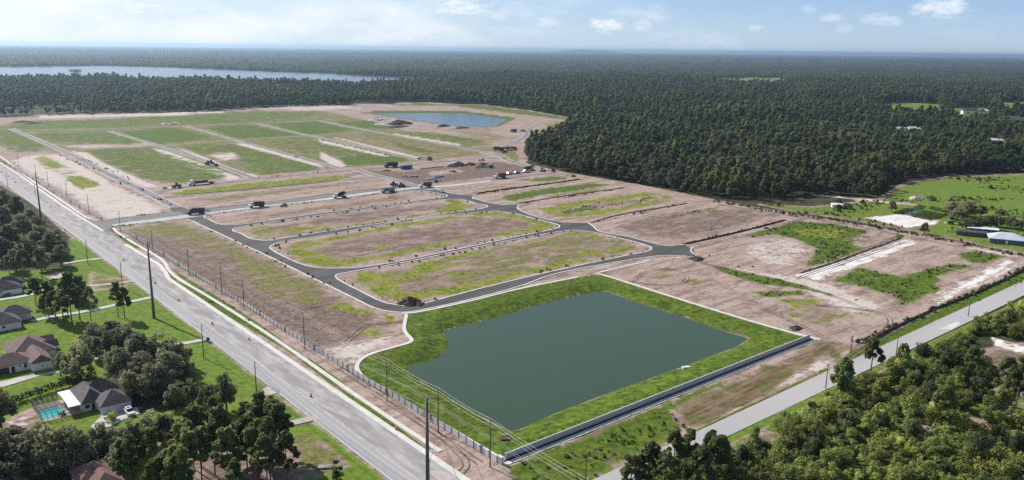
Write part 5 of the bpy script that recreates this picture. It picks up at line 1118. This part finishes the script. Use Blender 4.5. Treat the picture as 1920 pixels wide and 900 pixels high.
excavator(388, 308.5, ANG_A, 'black machine on the sand beside the second side street', 1.3, 'truckd', 'machine'); loader(396, 306.5, ANG_A, 'dark machine group leader in the second side street', 1.2, 'truckd'); pickup(405, 311.5, ANG_A, 'dark pickup behind the machines in the second side street', 'truckd', 1.3)
for k, (px, py, m, lb) in enumerate(((934,282,'truckd','black truck at the left of the row on the island'), (944,283,'truckw','white truck second in the row on the island'), (953,282,'truckw','white box truck third in the row on the island'), (962,281.5,'red','bright red truck at the right of the row on the island'))):
    dumper(px, py, ANG_A+.2, lb, m, m if m == 'red' else 'truckd', 1.3)
pickup(945, 286, aB, 'dark pickup in front of the row of trucks on the island', 'truckd', 1.2)
def slab_pile(name, px, py, ang, L, W_, n, label, cat, m):
    e = veh(name, px, py, ang, label, cat)
    for k in range(n): mb = MB(); mb.box(-L/2+.1*k, L/2-.05*k, -W_/2, W_/2, .05+k*.35, .35+k*.35); mb.build('layer', M[m], e)
slab_pile('panel_stack', 808, 335.5, aB, 9, 2.5, 2, 'flat cyan panels lying on the torn-up yard', 'stack', 'cyan'); slab_pile('panel_stack', 822, 332, aB, 11, 2.5, 2, 'flat blue panels right of the cyan ones in the yard', 'stack', 'truckb')
e = veh('pipe_stack', 809, 314.5, aB+.05, 'long white pipes stacked along the back of the yard', 'pipes')
for k in range(5): mb = MB(); mb.tube([(-14, -1+k*.5, .3+.3*(k % 2)), (14, -1+k*.5, .3+.3*(k % 2))], .28, 6); mb.build('pipe', M['white'], e)
for k in range(11):
    px, py = 757+k*2.6+R_.uniform(-1, 1), 331.5+R_.uniform(-1.5, 1.5); x, y = g(px, py); mb = MB(); mb.box(-1.1, 1.1, -.7, .7, -.1, 1.3, 0, .2, .15); o = mb.build('concrete_block', M['rubble']); o.location = (x, y, 0); o.rotation_euler = (0, 0, R_.random()*3); tag(o, 'pale concrete block in the scatter on the torn-up yard', 'block', 'concrete blocks in the yard')

# ------------------------------------------------------------------ houses
def hip(mb, x0, x1, y0, y1, z, rise, over=.5, mi=0, gable=''):
    x0 -= over; x1 += over; y0 -= over; y1 += over; L, Wd = x1-x0, y1-y0
    if L >= Wd:
        i = Wd/2; a = (x0+(0.02 if 'x0' in gable else i), (y0+y1)/2, z+rise); b = (x1-(0.02 if 'x1' in gable else i), (y0+y1)/2, z+rise)
        v = [(x0,y0,z),(x1,y0,z),(x1,y1,z),(x0,y1,z),a,b]; f = [(0,1,5,4),(1,2,5),(2,3,4,5),(3,0,4)]
    else:
        i = L/2; a = ((x0+x1)/2, y0+(0.02 if 'y0' in gable else i), z+rise); b = ((x0+x1)/2, y1-(0.02 if 'y1' in gable else i), z+rise)
        v = [(x0,y0,z),(x1,y0,z),(x1,y1,z),(x0,y1,z),a,b]; f = [(0,1,4),(1,2,5,4),(2,3,5),(3,0,4,5)]
    base = [(p[0], p[1], z-.22) for p in v[:4]]
    mb.add(v+base, f+[(0,6,7,1),(1,7,8,2),(2,8,9,3),(3,9,6,0),(9,8,7,6)], mi)
def house(name, px, py, label, ang=ANG_B):
    x, y = g(px, py); return empty(name, x, y, 0, ang, label, 'house')
def walls(e, x0, x1, y0, y1, h, m, name='wall'):
    mb = MB(); mb.box(x0, x1, y0, y1, -.2, h); return mb.build(name, M[m], e)
def win(e, x, z, w, h, y, name='window', ax='y'):
    f = MB(); f.box(x-w/2-.08, x+w/2+.08, y-.05, y+.02, z-.08, z+h+.08); fo = f.build(name, M['trim'], e)
    n = max(1, int(w/.9))
    for k in range(n): p = MB(); p.box(x-w/2+k*w/n+.04, x-w/2+(k+1)*w/n-.04, y-.08, y-.05, z, z+h); p.build('pane', M['dark'], fo)
def dr(e, x, w, h, y, m='door', name='door'):
    f = MB(); f.box(x-w/2-.1, x+w/2+.1, y-.04, y+.02, 0, h+.1); fo = f.build(name, M['trim'], e); p = MB(); p.box(x-w/2, x+w/2, y-.08, y-.04, .02, h); p.build('leaf', M[m], fo); p = MB(); p.tube([(x+w*.38, y-.14, 1.0), (x+w*.38, y-.08, 1.0)], .05, 5); p.build('handle', M['steel'], fo)
def roof(e, m, *a, **k):
    mb = MB(); hip(mb, *a, **k); return mb.build('roof', M[m], e)
# local x runs to the right and away, local -y faces the camera
e = house('grey_house', 42, 549, 'long white-walled house with dark grey roof and white drive at the left edge'); walls(e, -26, 0, 0, 11, 2.7, 'wallw'); roof(e, 'roofd', -26, 0, 0, 11, 2.7, 3.2)
walls(e, -9, 2.5, 10.8, 17, 2.6, 'wallw'); roof(e, 'roofd', -9, 2.5, 9, 17, 2.6, 3.0); win(e, -9, 1.4, 1.6, .8, 0); win(e, -15, 1.2, 1.2, 1.0, 0); dr(e, -20, 1, 2.1, 0)
for k in range(7):
    o = link(bpy.data.objects.new('foundation_shrub', SHRUBS[2])); x, y = g(7+k*5, 556-k*1.45); o.location = (x, y, 0); o.scale = (.28, .28, .36); tag(o, 'clipped shrub in the bed along the long white wall of the grey house', 'shrub', 'shrubs along the white wall')
e = house('slate_house', 41, 614, 'grey-roofed house with a slate garage wing between two driveways'); walls(e, -22, 0, 0, 10.5, 2.9, 'wallb'); roof(e, 'roofg', -22, 0, 0, 10.5, 2.9, 3.4)
walls(e, -6, 5.5, 10.3, 17.5, 3.4, 'wallb'); roof(e, 'roofg', -6, 5.5, 9, 17.5, 3.4, 2.8); win(e, -6.2, 1.0, 1.0, 1.0, 0); win(e, -14, 1.0, 1.4, 1.1, 0); dr(e, -18, 1.0, 2.1, 0)
e = house('brown_roofed_house', 98, 689, 'white house with brown hip roof and gabled wing south of the long driveway'); walls(e, -6.2, 0, 0, 13, 3.1, 'wallw', 'wing_wall'); roof(e, 'roofb', -6.2, 0, 0, 16, 3.1, 2.6, gable='y0')
mb = MB(); mb.add([(-6.2,0.0,3.1),(0,0.0,3.1),(-3.1,0.0,5.4)], [(0,1,2)]); mb.add([(-6.2,.15,3.1),(0,.15,3.1),(-3.1,.15,5.4)], [(2,1,0)]); mb.build('gable', M['wallw'], e)
walls(e, -18, -6.2, 3.3, 12, 3.0, 'wallw'); roof(e, 'roofb', -18, -5, 3.3, 13, 2.95, 2.8); walls(e, -10.5, 3.5, 11, 27, 3.0, 'wallw', 'back_wall'); roof(e, 'roofb', -10.5, 3.5, 11, 27, 3.0, 4.4)
for yy, ww in ((21, 4.5), (15, 3.6)): roof(e, 'roofb', -1, 5.2, yy, yy+ww, 3.0, 1.9, gable='x1'); walls(e, 1, 4.7, yy, yy+ww, 3.0, 'wallw', 'bay_wall')
win(e, -7.6, .9, 1.0, 1.5, 3.3); win(e, -9.3, 1.6, .8, .5, 3.3); dr(e, -11.4, 1.1, 2.2, 3.3); f = MB(); f.box(-16.2, -12.6, 3.22, 3.3, 0, 2.3); f.build('garage_door', M['door'], e); win(e, -3.1, 1.2, .5, .4, 0)
mb = MB(); mb.tube([(-9, 8, 4.8), (-9, 8, 6.0)], .16, 6); mb.build('vent_pipe', M['door'], e)
e = house('pool_house', 247, 764, 'dark-roofed white house with garage, screened pool and white patio roof'); walls(e, -8.6, 0, 0, 9, 2.8, 'wallb', 'garage_wall'); roof(e, 'roofg', -8.6, 0, 0, 9, 2.8, 3.2)
walls(e, -12.6, -8.6, 6.0, 19, 2.8, 'wallb'); roof(e, 'roofg', -12.6, -6, 6.0, 20, 2.8, 3.2); walls(e, -8.6, .6, 9, 18, 2.8, 'wallb', 'back_wall'); roof(e, 'roofd', -12, .8, 9.5, 19, 2.75, 3.6)
f = MB(); f.box(-5.9, -1.1, -.06, 0, 0, 2.2); gd = f.build('garage_door', M['trim'], e); 
for k in range(4): f = MB(); f.box(-5.85, -1.15, -.09, -.06, .05+k*.54, .52+k*.54); f.build('door_panel', M['trim'], gd)
dr(e, -9.6, 1.0, 2.1, 6.0); win(e, -11.3, .9, 1.4, 1.2, 6.0)
f = MB(); f.box(-16.6, -12.9, 5.6, 20.2, 2.62, 2.82); pr_ = f.build('patio_roof', M['metalw'], e)
for q in ((-16.4, 5.9), (-13.2, 5.9), (-16.4, 12.5)): f = MB(); f.box(q[0]-.07, q[0]+.07, q[1]-.07, q[1]+.07, 0, 2.62); f.build('roof_post', M['trim'], pr_)
f = MB(); f.box(-24.2, -12.8, 5.6, 20.0, -.1, .06); f.build('pool_deck', M['patio'], e); f = MB(); f.box(-23.4, -17.6, 7.6, 15.6, .055, .09); pw_ = f.build('swimming_pool', M['poolw'], e); f = MB(); f.box(-23.7, -23.4, 7.3, 15.9, .06, .16); f.box(-17.6, -17.3, 7.3, 15.9, .06, .16); f.box(-23.4, -17.6, 7.3, 7.6, .06, .16); f.box(-23.4, -17.6, 15.6, 15.9, .06, .16); f.build('coping', M['concrete'], pw_)
cg = MB(); X0, X1, Y0, Y1 = -24.1, -16.7, 5.7, 19.7
prof = [(0, 0), (0, 2.3), (2.2, 3.4), (11.2, 3.4), (14.0, 2.3), (14.0, 0)]
for k in range(6):
    xx = X0+(X1-X0)*k/5
    for (ya, za), (yb, zb) in zip(prof[:-1], prof[1:]): cg.tube([(xx, Y0+ya, za), (xx, Y0+yb, zb)], .07, 4)
for ya, za in ((0, 2.3), (2.2, 3.4), (6.7, 3.4), (11.2, 3.4), (14.0, 2.3), (0, 1.1), (14.0, 1.1)): cg.tube([(X0, Y0+ya, za), (X1, Y0+ya, za)], .06, 4)
cgo = cg.build('pool_cage_frame', M['frame'], e)
sm_ = bpy.data.materials.new('insect_screen'); sm_.use_nodes = True; nt = sm_.node_tree; nt.nodes.clear(); d_ = N(nt, 'ShaderNodeBsdfDiffuse'); d_.inputs[0].default_value = (.10, .10, .105, 1); t_ = N(nt, 'ShaderNodeBsdfTransparent'); mx = N(nt, 'ShaderNodeMixShader', i_0=.52)
LK(nt, d_.outputs[0], mx.inputs[2]); LK(nt, t_.outputs[0], mx.inputs[1]); LK(nt, mx.outputs[0], N(nt, 'ShaderNodeOutputMaterial').inputs[0]); 
for k in range(5):
    xa, xb = X0+(X1-X0)*k/5+.07, X0+(X1-X0)*(k+1)/5-.07; f = MB()
    for (ya, za), (yb, zb) in list(zip(prof[:-1], prof[1:]))[3:]: f.add([(xa, Y0+ya, za+.02), (xb, Y0+ya, za+.02), (xb, Y0+yb, zb+.02), (xa, Y0+yb, zb+.02)], [(0, 1, 2, 3)])
    f.build('screen_panel', sm_, cgo)
f = MB(); f.add([(X0, Y0+a, b) for a, b in prof], [tuple(range(6))]); f.build('screen_panel', sm_, cgo)
e = veh('patio_set', 205, 783, ANG_B, 'white garden furniture on the lawn edge beside the parked white car', 'garden furniture'); 
for k in range(3): f = MB(); f.box(-1.6+k*1.3, -.7+k*1.3, -.3, .3, 0, .75); f.build('seat', M['trim'], e)
car(243, 776, ANG_A, 'white car with black sunroof parked in the pool house driveway', 'truckw', 1.15)
o = link(bpy.data.objects.new('garden_shrub', SHRUBS[1])); x, y = g(213, 787); o.location = (x, y, 0); o.scale = (.75,)*3; tag(o, 'golden-green shrub in front of the pool house garage', 'shrub')
o = link(bpy.data.objects.new('garden_shrub', SHRUBS[0])); x, y = g(117, 779); o.location = (x, y, 0); o.scale = (.5,)*3; tag(o, 'dark shrub inside the pool screen', 'shrub')
hp = poly((0,770),(40,752),(82,738),(118,727),(150,717),(182,706)); cs = []
for a, b in zip(hp[:-1], hp[1:]):
    n = int(np.linalg.norm(b-a)/1.1)
    for k in range(n): q = a+(b-a)*k/n; cs.append((q[0]+NR.normal()*.15, q[1]+NR.normal()*.15, 1.0+NR.uniform(-.15, .25))); cs.append((q[0]+NR.normal()*.2, q[1]+NR.normal()*.2, 2.0+NR.uniform(-.2, .5)))
o = link(bpy.data.objects.new('hedge', leaf_mesh('hedge', cs, [1.0]*len(cs), 44, .42, [LM['hedge']], 141))); tag(o, 'long clipped hedge behind the pool house and its screened pool', 'hedge')
for px, py, lb, sx in ((222, 905, 'red-brown roofed house cut by the bottom edge among oaks', 1), (62, 935, 'small red-brown roof peak at the bottom left corner under oaks', .7)):
    e = house('brown_cottage', px, py, lb); walls(e, -9*sx, 0, 0, 9*sx, 2.8, 'wallb'); roof(e, 'roofr', -9*sx, 0, 0, 9*sx, 2.8, 3.2); walls(e, -7*sx, 0, -5, 0, 2.8, 'wallb', 'wing_wall'); roof(e, 'roofr', -7*sx, 0, -5.6, 5, 2.75, 2.4); win(e, -3.5*sx, 1, 1.2, 1.1, -5)
e = house('farmhouse', 1893, 456, 'blue farmhouse with pale metal hip roof behind the dirt lots', ANG_B-1.15); walls(e, -11, 8, -4, 9, 3.0, 'bluewall'); roof(e, 'metalroof', -11, 8, -4, 9, 3.0, 3.2, .9); walls(e, 8, 22, -1, 8, 2.8, 'bluewall', 'wing_wall'); roof(e, 'metalroof', 7, 22, -1, 8, 2.75, 2.2, .8)
win(e, -6, 1, 1.6, 1.2, -4); win(e, 2, 1, 1.6, 1.2, -4); dr(e, -2, 1.0, 2.1, -4, 'trim')
e = house('metal_barn', 1842, 438, 'long open barn with white metal roof left of the blue farmhouse', ANG_B-1.15); e['category'] = 'barn'; walls(e, -8, 8, 1.5, 5, 2.8, 'bluewall'); f = MB(); f.prism([(-9, 3.2), (9, 3.2), (9, 3.35), (-9, 3.35)], -1.5, 5.6); f.build('roof', M['metalw'], e)
for k in range(5): f = MB(); f.box(-8.5+k*4.2, -8.3+k*4.2, -1.3, -1.1, 0, 3.2); f.build('roof_post', M['trim'], e)
e = house('shade_house', 1822, 441, 'low black netting shade house beside the metal barn', ANG_B-1.15); e['category'] = 'shade house'; f = MB(); f.box(-9, 9, -4, 4, 2.5, 2.62); f.build('net_roof', M['screen'], e); f = MB(); f.box(-9, 9, -4.05, -4, .1, 2.5); f.build('net_side', M['screen'], e)
for k in range(6): f = MB(); f.box(-9+k*3.55, -8.85+k*3.55, -4.15, -4.05, 0, 2.6); f.build('frame_post', M['frame'], e)
e = house('garden_shed', 1570, 389, 'little white-roofed shed overgrown by shrubs near the forest', ANG_B-.9); e['category'] = 'shed'; walls(e, -4, 4, -2, 3, 2.4, 'wallw'); roof(e, 'metalw', -4, 4, -2, 3, 2.4, 1.0); dr(e, 0, 1, 2, -2)
for px, py, lb, m, s in ((1822,214,'white house with navy roof in the far forest clearing','roofd',1.5), (1905,228,'grey house half hidden in the forest at the right edge','roofg',1.2), (1690,248,'pale blue roof showing through the forest canopy','metalroof',1.0), (1713,245,'blue-grey roof beside the pale one in the canopy','metalroof',.8), (1852,211,'tiny white cottage right of the navy-roofed house','metalw',.7), (1866,266,'white shed in a sandy forest gap','metalw',.6)):
    e = house('forest_house', px, py, lb, -.2); walls(e, -12*s, 8*s, -5*s, 5*s, 4.5*s, 'wallw'); roof(e, m, -12*s, 8*s, -5*s, 5*s, 4.5*s, 3.5*s); walls(e, 8*s, 16*s, -4*s, 3*s, 4*s, 'wallw', 'wing_wall'); roof(e, m, 7.5*s, 16*s, -4*s, 3*s, 4*s, 3*s); win(e, -6*s, 1.5*s, 2.5*s, 1.5*s, -5*s); win(e, 2*s, 1.5*s, 2.5*s, 1.5*s, -5*s)
# nursery beds in the pasture
def bed(pts, label):
    Q = poly(*pts); lo, hi = Q.min(0), Q.max(0); a = Q[1]-Q[0]; la = np.linalg.norm(a); a /= la; b = Q[3]-Q[0]; lb_ = np.linalg.norm(b); b /= lb_; cs = []
    for u in np.arange(.6, la, 1.25):
        for v in np.arange(.6, lb_, 1.25): q = Q[0]+a*u+b*v; cs.append((q[0], q[1], .55+NR.uniform(-.1, .15)))
    o = link(bpy.data.objects.new('plant_bed', leaf_mesh('plant_bed', cs, [.85]*len(cs), 9, .55, [LM['weed']], len(cs), up=1.0))); tag(o, label, 'plant bed')
bed(((1705,405),(1745,414),(1790,404),(1738,396)), 'large square bed of green nursery plants in the pasture'); bed(((1713,391),(1728,394),(1748,387),(1722,385)), 'small nursery bed at the back left of the pasture plot'); bed(((1740,392),(1758,396),(1770,391),(1748,388)), 'small nursery bed in the middle of the back row'); bed(((1763,397),(1785,401),(1795,395),(1772,391)), 'small nursery bed at the back right of the plot')
bed(((1672,400),(1690,402),(1716,393),(1700,391)), 'narrow dark nursery bed left of the blue puddle'); sheet('puddle', [poly((1690,402),(1706,402),(1730,394),(1715,392))], .05, M['lake'])
e = veh('farm_cart', 1783, 420, 0, 'dark cart with white drum standing in the pasture', 'cart'); f = MB(); f.box(-2, 1.5, -1, 1, .6, 2.0); f.build('body', M['truckd'], e); wheels(e, (-1.2, .8), .9, .5, .3); f = MB(); f.tube([(-3.6, 0, .1), (-3.6, 0, 1.4)], .6, 8); f.build('drum', M['trim'], e)
mound('sand_heap', 1718, 373, 5, 2.4, 'pale sand heap in the open pasture', 'heap', M['rubble'], 71, 1.3)
